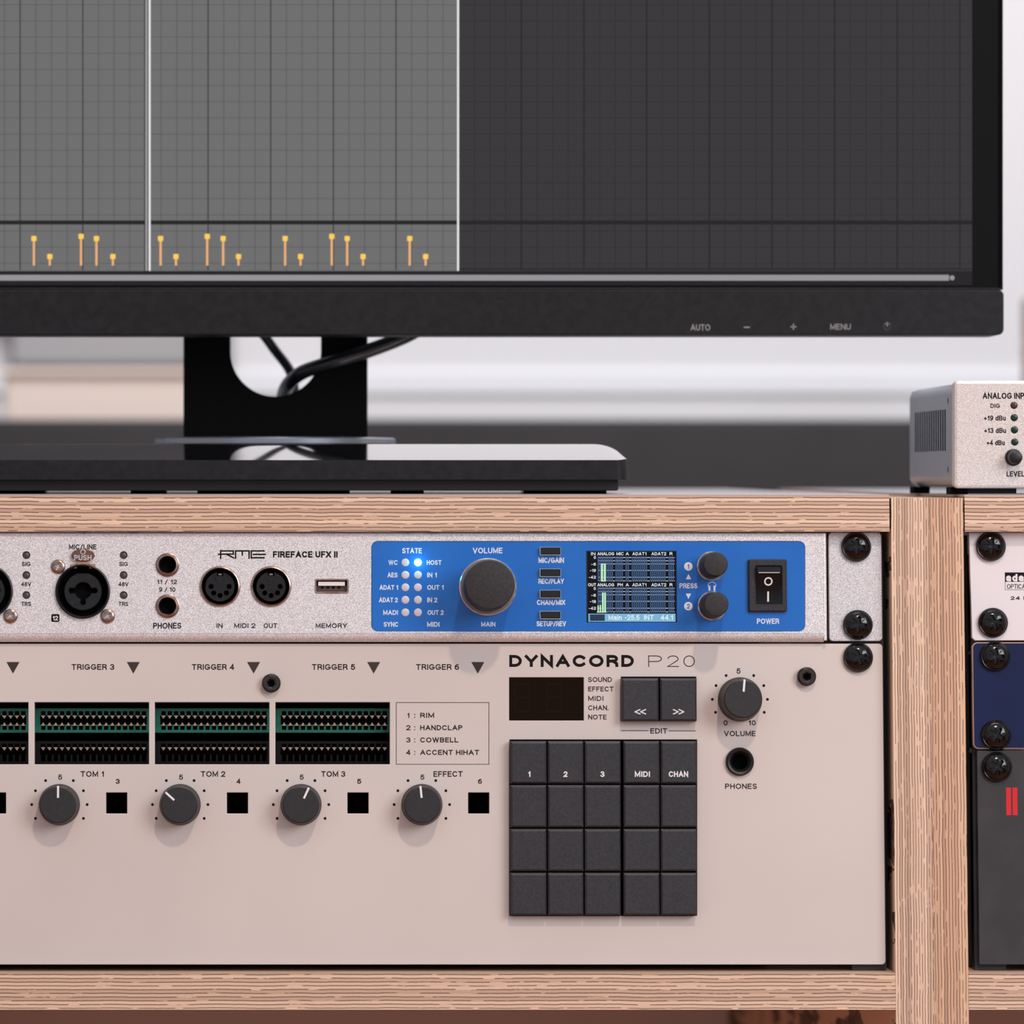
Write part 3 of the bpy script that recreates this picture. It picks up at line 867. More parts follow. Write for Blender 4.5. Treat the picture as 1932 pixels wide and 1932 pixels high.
cols = []
x = 1127.5; gaps = {8: 3.5, 12: 4, 14: 4, 22: 4.5, 30: 4.5}
for i in range(33):
    if i in gaps: x += gaps[i]
    cols.append(x); x += 3.78
for (ya, yb) in ((1050, 1096.5), (1108, 1155)):
    for i, cx in enumerate(cols): addr(bars, cx, ya, cx + 2.3, yb)
    for fy in (.04, .17, .30, .565, .84, .99):
        y = ya + (yb - ya) * fy
        for cx in cols: addr(dots, cx + 2.3, y - .55, cx + 3.8, y + .55, 1)
        for g in gaps: addr(dots, cols[g] - gaps[g] - .3, y - .6, cols[g] - .6, y + .6, 1)
for a, b_, c, d in ((1134, 1064, 1137.6, 1096.5), (1139.4, 1064, 1142.8, 1096.5), (1136, 1118, 1139, 1155), (1140.3, 1118, 1143, 1155),
                    (1127.3, 1142.5, 1129.7, 1155), (1131.5, 1141.5, 1134, 1155)): addr(grn, a, b_, c, d, 2)
addr(wht, 1126, 1154.4, 1144.3, 1155.6, 3); addr(wht, 1133.5, 1063.4, 1143.3, 1064.4, 3); addr(wht, 1133.5, 1096, 1143.3, 1097, 3)
bars.build('meter_bars', 'lcd_bar', lcd, kind='stuff'); dots.build('scale_ticks', 'lcd_dot', lcd, kind='stuff')
grn.build('signal_bars', 'lcd_green', lcd); wht.build('signal_caps', 'lcd_text', lcd)
addr_ = MB(); addr(addr_, 1110.2, 1157.8, 1274.4, 1173, 1); addr_.build('status_bar', 'lcd_status', lcd)
b2 = MB(); addr(b2, 1113, 1159.3, 1141, 1171.5, 2); b2.build('wheel_icon', 'lcd_bg', lcd)
b3 = MB(); [addr(b3, 1114 + i * 3.1, 1160, 1115.4 + i * 3.1, 1171, 3) for i in range(9)]; b3.build('wheel_stripes', 'lcd_bar', lcd)
LT = lambda s, a, b_, c, d, m='lcd_text', bo=.012: text(lcd, s, a, b_, c, d, LH - .05, m, bo, .01, 'display_word')
for oy, r_ in ((0, ('IN', 'MIC')), (58.6, ('OUT', 'PH'))):
    LT(r_[0], 1115 if oy == 0 else 1109.6, 1123.5 if oy == 0 else 1124.6, 1041.8 + oy, 1047.7 + oy)
    LT('ANALOG', 1127, 1158.8, 1041.8 + oy, 1047.7 + oy); LT(r_[1], 1163 if oy == 0 else 1165, 1176.3 if oy == 0 else 1175, 1041.8 + oy, 1047.7 + oy)
    LT('A', 1180.5, 1186.5, 1041.8 + oy, 1047.7 + oy); LT('ADAT1', 1193, 1219.5, 1041.8 + oy, 1047.7 + oy)
    LT('ADAT2', 1229, 1257, 1041.8 + oy, 1047.7 + oy); LT('R', 1263.3, 1268.7, 1041.8 + oy, 1047.7 + oy)
    for s, a, y in (('0', 1120, 1051.8), ('-6', 1115.5, 1064.5), ('-19' if oy == 0 else '-18', 1113, 1076.3), ('-42', 1111, 1089)):
        LT(s, a, 1124.3, y - 2.7 + oy, y + 2.7 + oy)
for s, a, b_ in (('Main', 1148, 1173), ('-25.5', 1178.5, 1206.5), ('INT', 1215, 1233.5), ('44.1', 1246.5, 1269.5)):
    LT(s, a, b_, 1160.3, 1169.8, 'lcd_status2', .01)

# ------------------------------------------------------------------ drum module (beige three-unit front)
DH = 3.5
dz1 = Q(800, 1214.5, DH)[1]; dz0 = dz1 - 132.4
dm = rack_thing('drum_module', (LX + XR) / 2, dz0, DH, 'beige three-unit drum module with grey keys and rows of card sockets, below the silver unit', 'drum module')
wins = [(-162.5, 53.5), (65, 281), (292, 508), (519.5, 735.3)]
sq = [-28.5, 200, 428, 655.5, 883.2]
holes = [qp(rrect(a, 1325, b_, 1442), DH) for a, b_ in wins]
holes += [qp(rrect(x, 1495.3, x + 39.8, 1535, 1), DH) for x in sq]
holes += [qp(rrect(960.5, 1278, 1101.3, 1359.5), DH), qp(rrect(1171.3, 1277, 1313.5, 1360.5), DH), qp(rrect(961.3, 1395.5, 1315, 1728), DH), qp(circ(1395.7, 1437, 24), DH)]
MB().plate(rrect(LX, dz0, XEr, dz1, 1.6), holes, DH, 2.6, .18).build('faceplate', 'beige', dm)
chassis(dm, LX + 24, XE - 24, dz0 + .8, dz1 - .8, DH + 2.8, 230)
rack_screw(dm, 1621.5, 1239.5, DH, -.3)
D = lambda s, a, b_, c, d, bo=.015, m='ink': text(dm, s, a, b_, c, d, DH, m, bo)
for s, a, b_ in (('TRIGGER 3', 135, 215.6), ('TRIGGER 4', 362, 442), ('TRIGGER 5', 588.5, 670), ('TRIGGER 6', 785, 866)): D(s, a, b_, 1253, 1263.8)
for x in (24.5, 251.5, 478.5, 705, 901.5):
    MB().prism(qp([(x - 12.3, 1249), (x + 12.3, 1249), (x, 1271)], DH), DH - .03, DH).build('printed_triangle', 'brown_ink', dm)
small_screw(dm, 512, 1289, DH, 'hex', .2); small_screw(dm, 1521, 1276.5, DH, 'hex', .5)
bx = MB(); bx.line(qp([(747.7, 1325.6), (922.5, 1325.6), (922.5, 1442), (747.7, 1442), (747.7, 1325.6)], DH), .24, DH); bx.build('printed_frame', 'ink', dm)
for i, (s, e, y) in enumerate((('RIM', 819, 1345), ('HANDCLAP', 872.3, 1368.2), ('COWBELL', 864.7, 1391.3), ('ACCENT HIHAT', 904, 1414.8))):
    D(str(i + 1), 766.5, 774.5, y, y + 9.5, .018); D(':', 781.3, 783.6, y + 2, y + 9.5, .03); D(s, 792.8, e, y, y + 9.5, .022)
for s, a, b_ in (('TOM 1', 152, 196), ('TOM 2', 378.8, 425), ('TOM 3', 606, 651.5), ('EFFECT', 817.8, 873)): D(s, a, b_, 1455, 1465.6)
for i, x in enumerate((112.5, 340.5, 568.2, 796)):
    D('5', x - 2.6, x + 4.8, 1461.5, 1471); D(str(3 + i), x + 105.8, x + 113.3, 1469.5, 1478.7, .025)


def dial(px, py, rb, rf, H, ang, R, dots_, name, label=None):
    x, z = Q(px, py, DH)
    o = MB().lathe(x, z, [(rf - .5, DH - H), (rf, DH - H + .45), (rf + .05, DH - H + 1.2), (rb - .2, DH - 1.6), (rb, DH - 1.2), (rb, DH - .4)], 72
                   ).build(name, 'knob_grey', dm, label)
    a = radians(90 - ang); c, s = cos(a), sin(a)
    q = [(x + u * c - v * s, z + u * s + v * c) for u, v in ((rf * .38, -.42), (rf - .1, -.42), (rf - .1, .42), (rf * .38, .42))]
    mb = MB().prism(q, DH - H - .08, DH - H + .02)
    q = [(x + u * c - v * s, y, z + u * s + v * c) for u, y, v in ((rf - .15, DH - H - .05, -.42), (rf + .12, DH - H + .5, -.42), (rf + .12, DH - H + .5, .42), (rf - .15, DH - H - .05, .42))]
    mb.add(q, [(0, 1, 2, 3)]); mb.build('pointer_line', 'white_ink', o, 'white pointer line')
    for d in dots_:
        a = radians(90 - d); dot(px + R * cos(a), py - R * sin(a), 2.7, DH, 'ink', dm, 'scale_dot', n=14)
    return o


for x, a in ((112.2, 0), (340, -48), (568, 25), (796, -6)):
    dial(x, 1518, 8.5, 7.6, 9, a, 52.3, [d for d in (-30, 30, -60, 60, -90, 90, -120, 120)], 'dial')
dial(1396, 1319.5, 9.15, 7.9, 12.5, 5, 52, (-30, 30, -60, 60, -90, 90, -118, 118), 'volume_dial', 'dark grey volume knob with a white line')
for x in sq:
    xa, za = Q(x - 1, 1536.5, DH + 2.6); xb, zb = Q(x + 41, 1494, DH + 2.6)
    w_ = MB()
    for bb in ((xa - .8, xa, za, zb), (xb, xb + .8, za, zb), (xa, xb, za - .8, za), (xa, xb, zb, zb + .8)): w_.box(bb[0], bb[1], DH + 2.65, DH + 16, bb[2], bb[3])
    w_.box(xa, xb, DH + 15, DH + 16, za, zb); o = w_.build('switch_well', 'pit', dm)
    MB().box((xa + xb) / 2 - 1.6, (xa + xb) / 2 + 1.6, DH + 9, DH + 15, (za + zb) / 2 - 1.2, (za + zb) / 2 + 2.4, .4).build('switch_stub', 'pit', o)
D('DYNACORD', 960.8, 1196, 1235.7, 1258.3, .045); D('P', 1223, 1249, 1236.7, 1258.3, -.017); D('20', 1259, 1311, 1236.7, 1258.3, -.017)
for s, e, y in (('SOUND', 1154.5, 1277.6), ('EFFECT', 1157.5, 1295.3), ('MIDI', 1138.5, 1313.2), ('CHAN.', 1148.3, 1330.8), ('NOTE', 1144.5, 1348.3)): D(s, 1109.7, e, y, y + 9.2)
D('EDIT', 1227, 1259, 1374, 1384)
ln = MB(); ln.line(qp([(1172.5, 1378.5), (1222.5, 1378.5)], DH), .25, DH); ln.line(qp([(1262.5, 1379), (1312.5, 1379)], DH), .25, DH); ln.build('printed_rule', 'ink', dm)
D('5', 1389.7, 1397.3, 1261, 1271); D('0', 1365, 1373, 1359, 1368.7); D('10', 1412.3, 1426, 1359, 1368.7)
D('VOLUME', 1366, 1425.5, 1379, 1389); D('PHONES', 1368, 1428, 1478.5, 1488.5)
x, z = Q(1395.7, 1437, DH)
j = MB().lathe(x, z, [(3.4, DH + 12), (3.4, DH - .3), (4.1, DH - 1.1), (4.3, DH - 1.5), (5.2, DH - 1.9), (5.75, DH - 1.4), (5.9, DH)], 56, cap=False).build('headphone_jack', 'black', dm, 'black plastic headphone socket')
MB().lathe(x, z, [(3.45, DH + 4), (3.45, DH + 12)], 32).build('jack_bore', 'pit', j)
# display window
xa, za = Q(960.3, 1359.8, DH + .3); xb, zb = Q(1101.5, 1277.8, DH + .3)
dp = MB().box(xa - .4, xb + .4, DH + .3, DH + 1.5, za - .4, zb + .4).build('display_window', 'display_brown', dm, 'dark brown display window, switched off')
sg = MB()
for ox_ in (972, 1032):
    X0, X1, Y0, Y1, Ym = ox_, ox_ + 26, 1290, 1342, 1316
    for a, b_ in (((X0, Y0), (X1, Y0)), ((X0, Ym), (X1, Ym)), ((X0, Y1), (X1, Y1)), ((X0, Y0 + 4), (X0, Ym - 4)), ((X1, Y0 + 4), (X1, Ym - 4)), ((X0, Ym + 4), (X0, Y1 - 4)), ((X1, Ym + 4), (X1, Y1 - 4))):
        sg.line(qp([a, b_], DH + .3), .5, DH + .3, .012)
sg.build('digit_segments', 'digit_ghost', dp)


def key(x0, x1, y0, y1, H=4.6):
    """square key cap with slanted rim; measured at its base"""
    c = .75
    a, b_ = Q(x0, y1, DH); d, e = Q(x1, y0, DH)
    vs = []
    for ins, y in ((c + .1, DH - H), (0.1, DH - H + .65), (0, DH + 2)):
        vs += [(a + ins, y, b_ + ins), (d - ins, y, b_ + ins), (d - ins, y, e - ins * (1.25 if ins > .5 else 1)), (a + ins, y, e - ins * (1.25 if ins > .5 else 1))]
    fs = [(0, 1, 2, 3), (11, 10, 9, 8)]
    for j in range(2): fs += [(j * 4 + i, j * 4 + 4 + i, j * 4 + 4 + (i + 1) % 4, j * 4 + (i + 1) % 4) for i in range(4)]
    o = MB().add(vs, fs).build('key', 'key_grey', dm); return o


KH = DH - 4.6


def leg(o, s, a, b_, c, d, bo=.025): return text(o, s, a, b_, c, d, KH, 'white_ink', bo, .03, 'legend')


for a, b_, y0, y1 in ((1171.3, 1313.5, 1277, 1360.5), (961.3, 1315, 1395.5, 1728)):
    xa, za = Q(a - 2, y1 + 2, DH + 2.7); xb, zb = Q(b_ + 2, y0 - 2, DH + 2.7); MB().box(xa, xb, DH + 3, DH + 4, za, zb).build('key_bed', 'pit', dm)
k1 = key(1171.8, 1241.2, 1279.5, 1361); k2 = key(1243.8, 1312.8, 1279.5, 1361)
for k_, x, s in ((k1, 1208, -1), (k2, 1280.5, 1)):
    ch = MB()
    for dx in (-5.3, 5.3): ch.line(qp([(x + dx - 4.6 * s, 1338.8), (x + dx + 4.6 * s, 1343), (x + dx - 4.6 * s, 1347)], KH), .42, KH)
    ch.build('legend', 'white_ink', k_)
kx = [(962.3, 1030.3), (1032.3, 1099.8), (1101.8, 1169.8), (1175, 1243), (1245, 1312.5)]
lg_ = [('1', 996, 1001.5), ('2', 1063.3, 1070.8), ('3', 1132.8, 1140.5), ('MIDI', 1197.7, 1226.3), ('CHAN', 1261.7, 1298.3)]
for r in range(4):
    for i, (a, b_) in enumerate(kx):
        k_ = key(a, b_, 1398 + r * 82.6, 1478.5 + r * 82.6)
        if r == 0: leg(k_, lg_[i][0], lg_[i][1], lg_[i][2], 1455.3, 1465.8)

# card sockets behind the windows
def comb(x0, x1, n, p, c0, wv, ya, yb, yc, yd, h):
    """slot with teeth: upper cells to ya, slot yb..yc, lower cells to yd"""
    up, lo = [], []
    for i in range(n):
        a, b_ = c0 + i * p - wv / 2, c0 + i * p + wv / 2
        up += [(a, yb), (a, ya), (b_, ya), (b_, yb)]; lo += [(a, yc), (a, yd), (b_, yd), (b_, yc)]
    return qp(up + [(x1, yb), (x1, yc)] + lo[::-1] + [(x0, yc), (x0, yb)], h)


def contact_mesh(down):
    s = 1 if down else -1; k = .222
    mb = MB().box(-3.6 * k, 3.6 * k, -.5, .1, -.3, .25, .05)
    mb.box(-1.6 * k, 1.6 * k, -.2, .4, min(0, -s * .95), max(0, -s * .95), .05)
    return mb


SHH = 13.0
for wi, (wa, wb_) in enumerate(wins):
    off = wa - 65
    for ci, (mname, ya, yb, r0, rb_, rc, rd, rows, nm) in enumerate((
            ('green', 1336.3, 1382.5, 1342, 1350, 1367, 1377, ((1351, True), (1368, False)), 'card_socket'),
            ('black', 1398, 1440.5, 1403.5, 1411, 1424, 1436.5, ((1411, True),), 'card_socket'))):
        h = SHH
        out = qp(rrect(66 + off - 5, ya, 280 + off + 5, yb), h)
        cs = MB().plate(out, [comb(75 + off, 277 + off, 17, 11.87, 81.5 + off, 8.2, r0, rb_, rc, rd, h)], h, 8, .08)
        if ci: 
            x0_, z0_ = Q(66 + off - 5, yb, h); x1_, z1_ = Q(280 + off + 5, ya, h)
        o = cs.build(nm, mname if mname == 'green' else 'socket_black', dm, 'green card socket' if mname == 'green' else 'black card socket')
        x0_, z0_ = Q(62 + off, yb - 3, h + 5); x1_, z1_ = Q(284 + off, ya + 3, h + 5)
        MB().box(x0_, x1_, h + 5.5, h + 6, z0_, z1_).build('slot_floor', 'pit', o)
        for y, dn in rows:
            kk = 'contact' + str(dn)
            for i in range(17):
                cx = 81.5 + off + i * 11.87
                if cx < -8: continue
                X, Z = Q(cx, y, h + 1.2)
                if kk not in SHARED:
                    c_ = contact_mesh(dn).build('contact', 'contact', None, base=(0, 0, 0)); SHARED[kk] = c_
                else:
                    c_ = SHARED[kk].copy(); COL.objects.link(c_)
                c_.parent = o; bs = BASE[dm.name]
                c_.location = ((X - bs[0]) / 1000, (h + 1.2 - bs[1]) / 1000, (Z - bs[2]) / 1000)

# ------------------------------------------------------------------ units in the right-hand rack
zw1, zw0 = Q(1840, 1005, DH)[1], Q(1840, 1208.5, DH)[1]
wu = rack_thing('converter_unit', RX + 241, zw0, DH, 'white one-unit digital converter panel at the top of the right-hand rack', 'converter')
xw = Q(1834, 1207, DH)[0]
MB().plate([(RX, zw1), (xw, zw0 + 1.2), (xw + 1.2, zw0), (RX + 482, zw0), (RX + 482, zw1)], (), DH, 2.8, .2).build('faceplate', 'white_plate', wu)
chassis(wu, RX + 26, RX + 455, zw0 + .6, zw1 - .6, DH + 3, 220)
rack_screw(wu, 1872, 1030, DH, .03); rack_screw(wu, 1876, 1174, DH, -.35)
V_ = lambda s, a, b_, c, d, m='ink', bo=.02, h=DH: text(wu, s, a, b_, c, d, h, m, bo)
xa, za = Q(1896, 1097.7, DH); xb, zb = Q(1943, 1080, DH)
MB().box(xa, xb, DH - .03, DH, za, zb).build('printed_block', 'ink', wu)
V_('adat', 1898, 1941, 1083, 1097, 'white_plate', .05, DH - .03)
fr = MB(); fr.line(qp([(1896.3, 1080), (1896.3, 1112.8), (1942.7, 1112.8), (1942.7, 1080)], DH), .16, DH); fr.build('printed_frame', 'ink', wu)
V_('OPTICAL', 1899.8, 1940, 1102, 1110.8, 'ink', .0); V_('24', 1906.8, 1924.3, 1125, 1131.8, 'ink', .04); V_('BIT', 1931, 1951, 1125, 1131.8, 'ink', .04)
zn1, zn0 = Q(1850, 1211.5, DH)[1], Q(1850, 1413.5, DH)[1]; xn = Q(1834.5, 1300, DH)[0]
nu = rack_thing('navy_unit', RX + 241, zn0, DH, 'navy blue one-unit panel with a pale copper edge in the right-hand rack', 'rack unit')
MB().plate(rrect(xn, zn0, RX + 482, zn1, 2.4, 6), (), DH, 2.8, .3).build('panel_edge', 'copper_edge', nu, 'pale copper edge')
MB().plate(rrect(xn + .5, zn0 + .5, RX + 481.5, zn1 - .5, 2.0, 6), (), DH - .12, .12, .0).build('faceplate', 'navy', nu)
chassis(nu, RX + 26, RX + 455, zn0 + .6, zn1 - .6, DH + 3, 220)
rack_screw(nu, 1880, 1237.5, DH - .1, .0); rack_screw(nu, 1882, 1386, DH - .1, .5)
zk1 = Q(1850, 1416, DH)[1]; zk0 = Q(1850, 1820, DH)[1]; xk = Q(1843, 1430, DH)[0]
ku = rack_thing('dark_unit', RX + 241, zk0, DH, 'dark grey panel with two upright red bars at the bottom of the right-hand rack', 'rack unit')
MB().plate(rrect(xk, zk0, RX + 482, zk1, .6), (), DH, 2.8, .2).build('faceplate', 'dark_plate', ku)
chassis(ku, RX + 26, RX + 455, zk0 + .6, zk1 - .6, DH + 3, 220)
rack_screw(ku, 1883.5, 1446, DH, .62)
for a, b_ in ((1898.8, 1907.3), (1910.7, 1919.2)):
    xa, za = Q(a, 1538, DH); xb, zb = Q(b_, 1486, DH); MB().box(xa, xb, DH - .04, DH, za, zb).build('red_bar', 'red_ink', ku)

# ------------------------------------------------------------------ small converter box on the right-hand cabinet
DB = 1662.0
cx0, zt_ = Wd(1800, 718, DB); _, zb_ = Wd(1800, 921.5, DB); cx1 = cx0 + 215
bx = world_thing('level_box', (cx0 + cx1) / 2, DB + 60, DESK, 'small silver box with grey vented side standing on the right-hand cabinet', 'box')
MB().rbox(cx0, cx1, DB, DB + 5.5, zb_, zt_, 2.0, 1.3, 6).build('faceplate', 'champagne', bx)
sx = Wd(1797.5, 0, DB + 6)[0]; sd = lambda px: sx * F / (px - PX)
y1_ = sd(1716.5); sz0, sz1 = zb_ + .5, zt_ - .8; R = 4.5
hl = []
for i in range(14):
    pxc = 1782.8 - i * 4.25
    D0 = sd(pxc + 1.55); D1 = sd(pxc - 1.55); zz0 = EYE - (857 - PY) * D0 / F + .1 * i * 0; zz1 = EYE - (771 - PY) * D0 / F
    hl.append([(D0, EYE - 10 * 0 + (PY - 850) * 1670 / F), (D1, EYE + (PY - 850) * 1670 / F), (D1, EYE + (PY - 771) * 1670 / F), (D0, EYE + (PY - 771) * 1670 / F)])
for py in (757, 887):
    Dc = sd(1788.5); hl.append([(Dc + 1.7 * cos(t), EYE + (PY - py) * Dc / F + 1.7 * sin(t)) for t in [2 * pi * i / 20 for i in range(20)]])
sh = MB().plate([(DB + 5.5, sz0 + R), (y1_, sz0 + R), (y1_, sz1 - R), (DB + 5.5, sz1 - R)], hl, 0, .4, .02, fmap=lambda a, b_, z: (sx + .2 - z, a, b_))
for zc_, s in ((sz1 - R, 1), (sz0 + R, -1)):
    po = [(sx + R - R * cos(radians(a)), zc_ + s * R * sin(radians(a))) for a in range(0, 91, 10)]
    n = len(po); V = [(a, y, b_) for y in (DB + 5.5, y1_) for a, b_ in po]
    sh.add(V, [(i, i + 1, n + i + 1, n + i) for i in range(n - 1)], True)
    sh.box(sx + R, cx1 - 1, DB + 5.5, y1_, zc_ + s * R - (1.5 if s > 0 else 0), zc_ + s * R + (0 if s > 0 else 1.5))
sh.box(sx + 1, cx1 - 1, y1_ - 1.5, y1_, sz0 + 1, sz1 - 1); sh.box(cx1 - 2.5, cx1 - 1, DB + 5.5, y1_, sz0 + 1.5, sz1 - 1.5)
sh.build('shell', 'shell_grey', bx, 'grey metal shell with upright vent slots')
MB().box(sx + 8, cx1 - 8, DB + 8, y1_ - 3, sz0 + 3, sz1 - 3).build('inner_chassis', 'pit', bx)
fz = zb_ + .5
for a, b_ in ((1796.5, 1829), (2330, 2360)):
    MB().rbox(Wd(a, 0, DB)[0], Wd(b_, 0, DB)[0], DB + 4, DB + 16, DESK, fz, .3, .2).build('foot', 'pit', bx)
    MB().rbox(Wd(a, 0, DB)[0], Wd(b_, 0, DB)[0], y1_ - 20, y1_ - 8, DESK, fz, .3, .2).build('foot', 'pit', bx)
MB().rbox(Wd(1830, 0, DB)[0], Wd(1924, 0, DB)[0], DB + 8, DB + 20, DESK + .4, fz, .3, .2).build('bottom_rib', 'base_under', bx)


def btext(s, x0, x1, y0, y1, m='ink', bo=.02):
    a, d = Wd(x0, y0, DB); b_, c = Wd(x1, y1, DB); return glyphs(s, a, b_, c, d, bo, 3, DB, .03).build('printed_word', m, bx)


btext('ANALOG INPUT', 1854, 1950, 741, 752.5); btext('DIG', 1868.5, 1886.5, 761.5, 769.8); btext('+19 dBu', 1856.5, 1897.5, 784, 793.5)
btext('+13 dBu', 1857, 1898, 807.5, 817); btext('+4 dBu', 1861.5, 1895.5, 830.5, 840); btext('LEVEL', 1899, 1933, 889, 899)
for y, m in ((764.8, 'led_brown'), (788, 'led_green'), (811, 'led_green'), (834, 'led_green')):
    x, z = Wd(1913 + (y - 764) * .02, y, DB); MB().lathe(x, z, [(.6, DB - .35), (1.3, DB - .2), (1.55, DB)], 24).build('indicator', m, bx)
x, z = Wd(1912, 863, DB)
o = MB().lathe(x, z, [(2.3, DB - 6.5), (2.7, DB - 6.2), (2.9, DB - 1.2), (3.0, DB - .8)], 40).build('knob', 'black', bx)
MB().lathe(x, z, [(3.0, DB - .9), (3.45, DB - .7), (3.6, DB)], 40, cap=False).build('ring', 'black', o)

# ------------------------------------------------------------------ monitor on its stand
DM = 1770.0
kM = DM / F
mx1, mz0 = Wd(1894, 632, DM - 6); mxr = Wd(1891, 0, DM)[0]; mc = (520 - PX) * 1840 / F
mon = world_thing('computer_monitor', mc, 1840, DESK, 'large black computer monitor showing a dark note editor, standing on the left cabinet', 'monitor')
mx0 = 2 * mc - mx1
cz1 = Wd(0, 546.5, DM - 6)[1]
MB().rbox(mx0, mx1, DM - 6, DM + 22, mz0, cz1, 2.6, .5, 6).build('chin_bezel', 'monitor_black', mon, 'speckled black lower bezel')
ztop = mz0 + 372
fx0 = 2 * mc - mxr
fr = MB()
gx1 = Wd(1834.5, 0, DM + .5)[0]; gz0 = Wd(0, 541, DM + .5)[1]
MB().plate([(fx0, cz1 + .2), (mxr, cz1 + .2), (mxr, ztop), (fx0, ztop)], [[(fx0 + .9, cz1 + .9), (mxr - .9, cz1 + .9), (mxr - .9, ztop - .9), (fx0 + .9, ztop - .9)]], DM - 2, 24, .3
           ).build('side_frame', 'monitor_frame', mon)
MB().box(fx0 + .9, mxr - .9, DM, DM + 20, cz1 + .9, ztop - .9).build('screen_glass', 'glass_black', mon)
MB().rbox(fx0 + 12, mxr - 12, DM + 22.1, DM + 42, mz0 + 8, ztop - 8, 12, .5).build('rear_housing', 'monitor_black', mon)
SH = DM
scr = lrectW = None


def sq_(mb, x0, y0, x1, y1, lev=0):
    D_ = SH - .05 - .05 * lev; a, b_ = Wd(x0, y1, D_); c, d = Wd(x1, y0, D_); return mb.box(a, c, D_ - .04, D_ + .005, b_, d)


LX0 = -820
sd_ = sq_(MB(), LX0, -960, 1834, 537.5); scr = sd_.build('screen_display', 'scr_bg', mon, 'lit screen showing a note editor')
SB = lambda mb, n, m, lab=None, kind=None: mb.build(n, m, scr, lab, kind=kind)
g = sq_(MB(), LX0, -960, 272, 513, 1); sq_(g, 284, -960, 863, 513, 1); SB(g, 'lit_region', 'scr_grey')
r1, r2, r3, r4 = MB(), MB(), MB(), MB()
i = -30
x = 1338.2 - 29.55 * 72
k = -72
while x < 1832:
    if x > LX0:
        bold = (k % 4 == 0); w2 = 1.1 if bold else .7
        tgt = (r2 if bold else r1) if x > 866 else (r4 if bold else r3)
        sq_(tgt, x - w2, -960, x + w2, 507 if x > 866 else 510, 2)
    x += 29.55; k += 1
for j in range(-1, 48):
    y = 497 - 30.5 * (j + 1) + 0
    sq_(r1, 866, y - .6, 1832, y + .6, 2); sq_(r3, LX0, y - .6, 863, y + .6, 2)
sq_(r2, 866, 506.5, 1832, 508.5, 3)
SB(r1, 'grid_lines', 'scr_line', kind='stuff'); SB(r2, 'grid_bars', 'scr_bold', kind='stuff')
SB(r3, 'grid_lines', 'scr_gline', kind='stuff'); SB(r4, 'grid_bars', 'scr_gbold', kind='stuff')
d_ = sq_(MB(), LX0, 511.5, 1834, 538, 3); sq_(d_, LX0, 416, 1834, 423.5, 3); SB(d_, 'divider_strip', 'scr_dark')
SB(sq_(sq_(MB(), 280.5, -960, 284, 511, 4), 862.5, -960, 866, 511, 4), 'region_edge', 'scr_white', 'white region edge')
SB(sq_(MB(), 274.5, -960, 278, 511, 4), 'region_edge', 'scr_mid')
sb = sq_(MB(), LX0, 518.5, 1790.5, 529.5, 4)
a, b_ = Wd(1796.5, 524.2, SH - .25); sb.lathe(a, b_, [(1.1, SH - .29), (1.1, SH - .25)], 16, False); SB(sb, 'scroll_bar', 'scr_bar')
for x, y in ((64, 450), (94, 484), (153, 446), (182, 450), (213, 484), (303, 450), (332, 484), (391, 446), (421, 450), (450, 484), (538, 450),
             (567, 484), (626, 446), (655, 450), (685, 484), (773, 450), (803, 484)):
    st = SB(sq_(MB(), x - 2.1, y, x + 2.1, 501, 5), 'velocity_stalk', 'scr_stalk')
    a, b_ = Wd(x, y, SH - .35); SB(MB().prism(rrect(a - 1.15, b_ - 1.15, a + 1.15, b_ + 1.15, .35, 2), SH - .39, SH - .35), 'velocity_head', 'scr_head')


def mtext(s, x0, x1, y0, y1, bo=.0):
    a, d = Wd(x0, y0, DM - 6); b_, c = Wd(x1, y1, DM - 6); return glyphs(s, a, b_, c, d, bo, 3, DM - 6, .04).build('printed_word', 'printed_grey', mon)


mtext('AUTO', 1303, 1340, 612, 623.5); mtext('MENU', 1566.5, 1605, 611, 622)
sy = MB()
PM = lambda *a: [Wd(x, y, DM - 6) for x, y in a]
sy.line(PM((1404.5, 617.5), (1413.5, 617.5)), .55, DM - 6, .04); sy.line(PM((1492.5, 616.5), (1501.5, 616.5)), .5, DM - 6, .04); sy.line(PM((1497, 612), (1497, 621)), .5, DM - 6, .04)
sy.line(PM(*[(1674 + 6.3 * sin(t), 616 - 6.3 * cos(t)) for t in [.6 + (2 * pi - 1.2) * i / 16 for i in range(17)]]), .42, DM - 6, .04)
sy.line(PM((1674, 608.5), (1674, 615)), .42, DM - 6, .04); sy.build('button_marks', 'printed_grey', mon)
# stand column with the round-bottomed cable opening
DC = 1822.0
CX = lambda px, py: Wd(px, py, DC)
zc0 = CX(0, 836)[1]; L_ = CX(346, 0)[0]; R_ = CX(693.5, 0)[0]; h0 = CX(434, 0)[0]; h1 = CX(605.5, 0)[0]; hc = CX(0, 662)[1]; hr = (h1 - h0) / 2; hm = (h0 + h1) / 2
ZC = mz0 + 60
hole = [(hm + hr * cos(a), hc + hr * sin(a)) for a in [-pi * i / 30 for i in range(31)]] + [(h0, ZC - 20), (h1, ZC - 20)]
MB().plate([(L_, zc0 - 2), (R_, zc0 - 2), (R_, ZC), (L_, ZC)], [hole], DC, 16, .8).build('stand_column', 'stand_black', mon)
MB().box(L_, R_, DM + 42, DC + 16, ZC, ZC + 90).build('mounting_block', 'stand_black', mon)
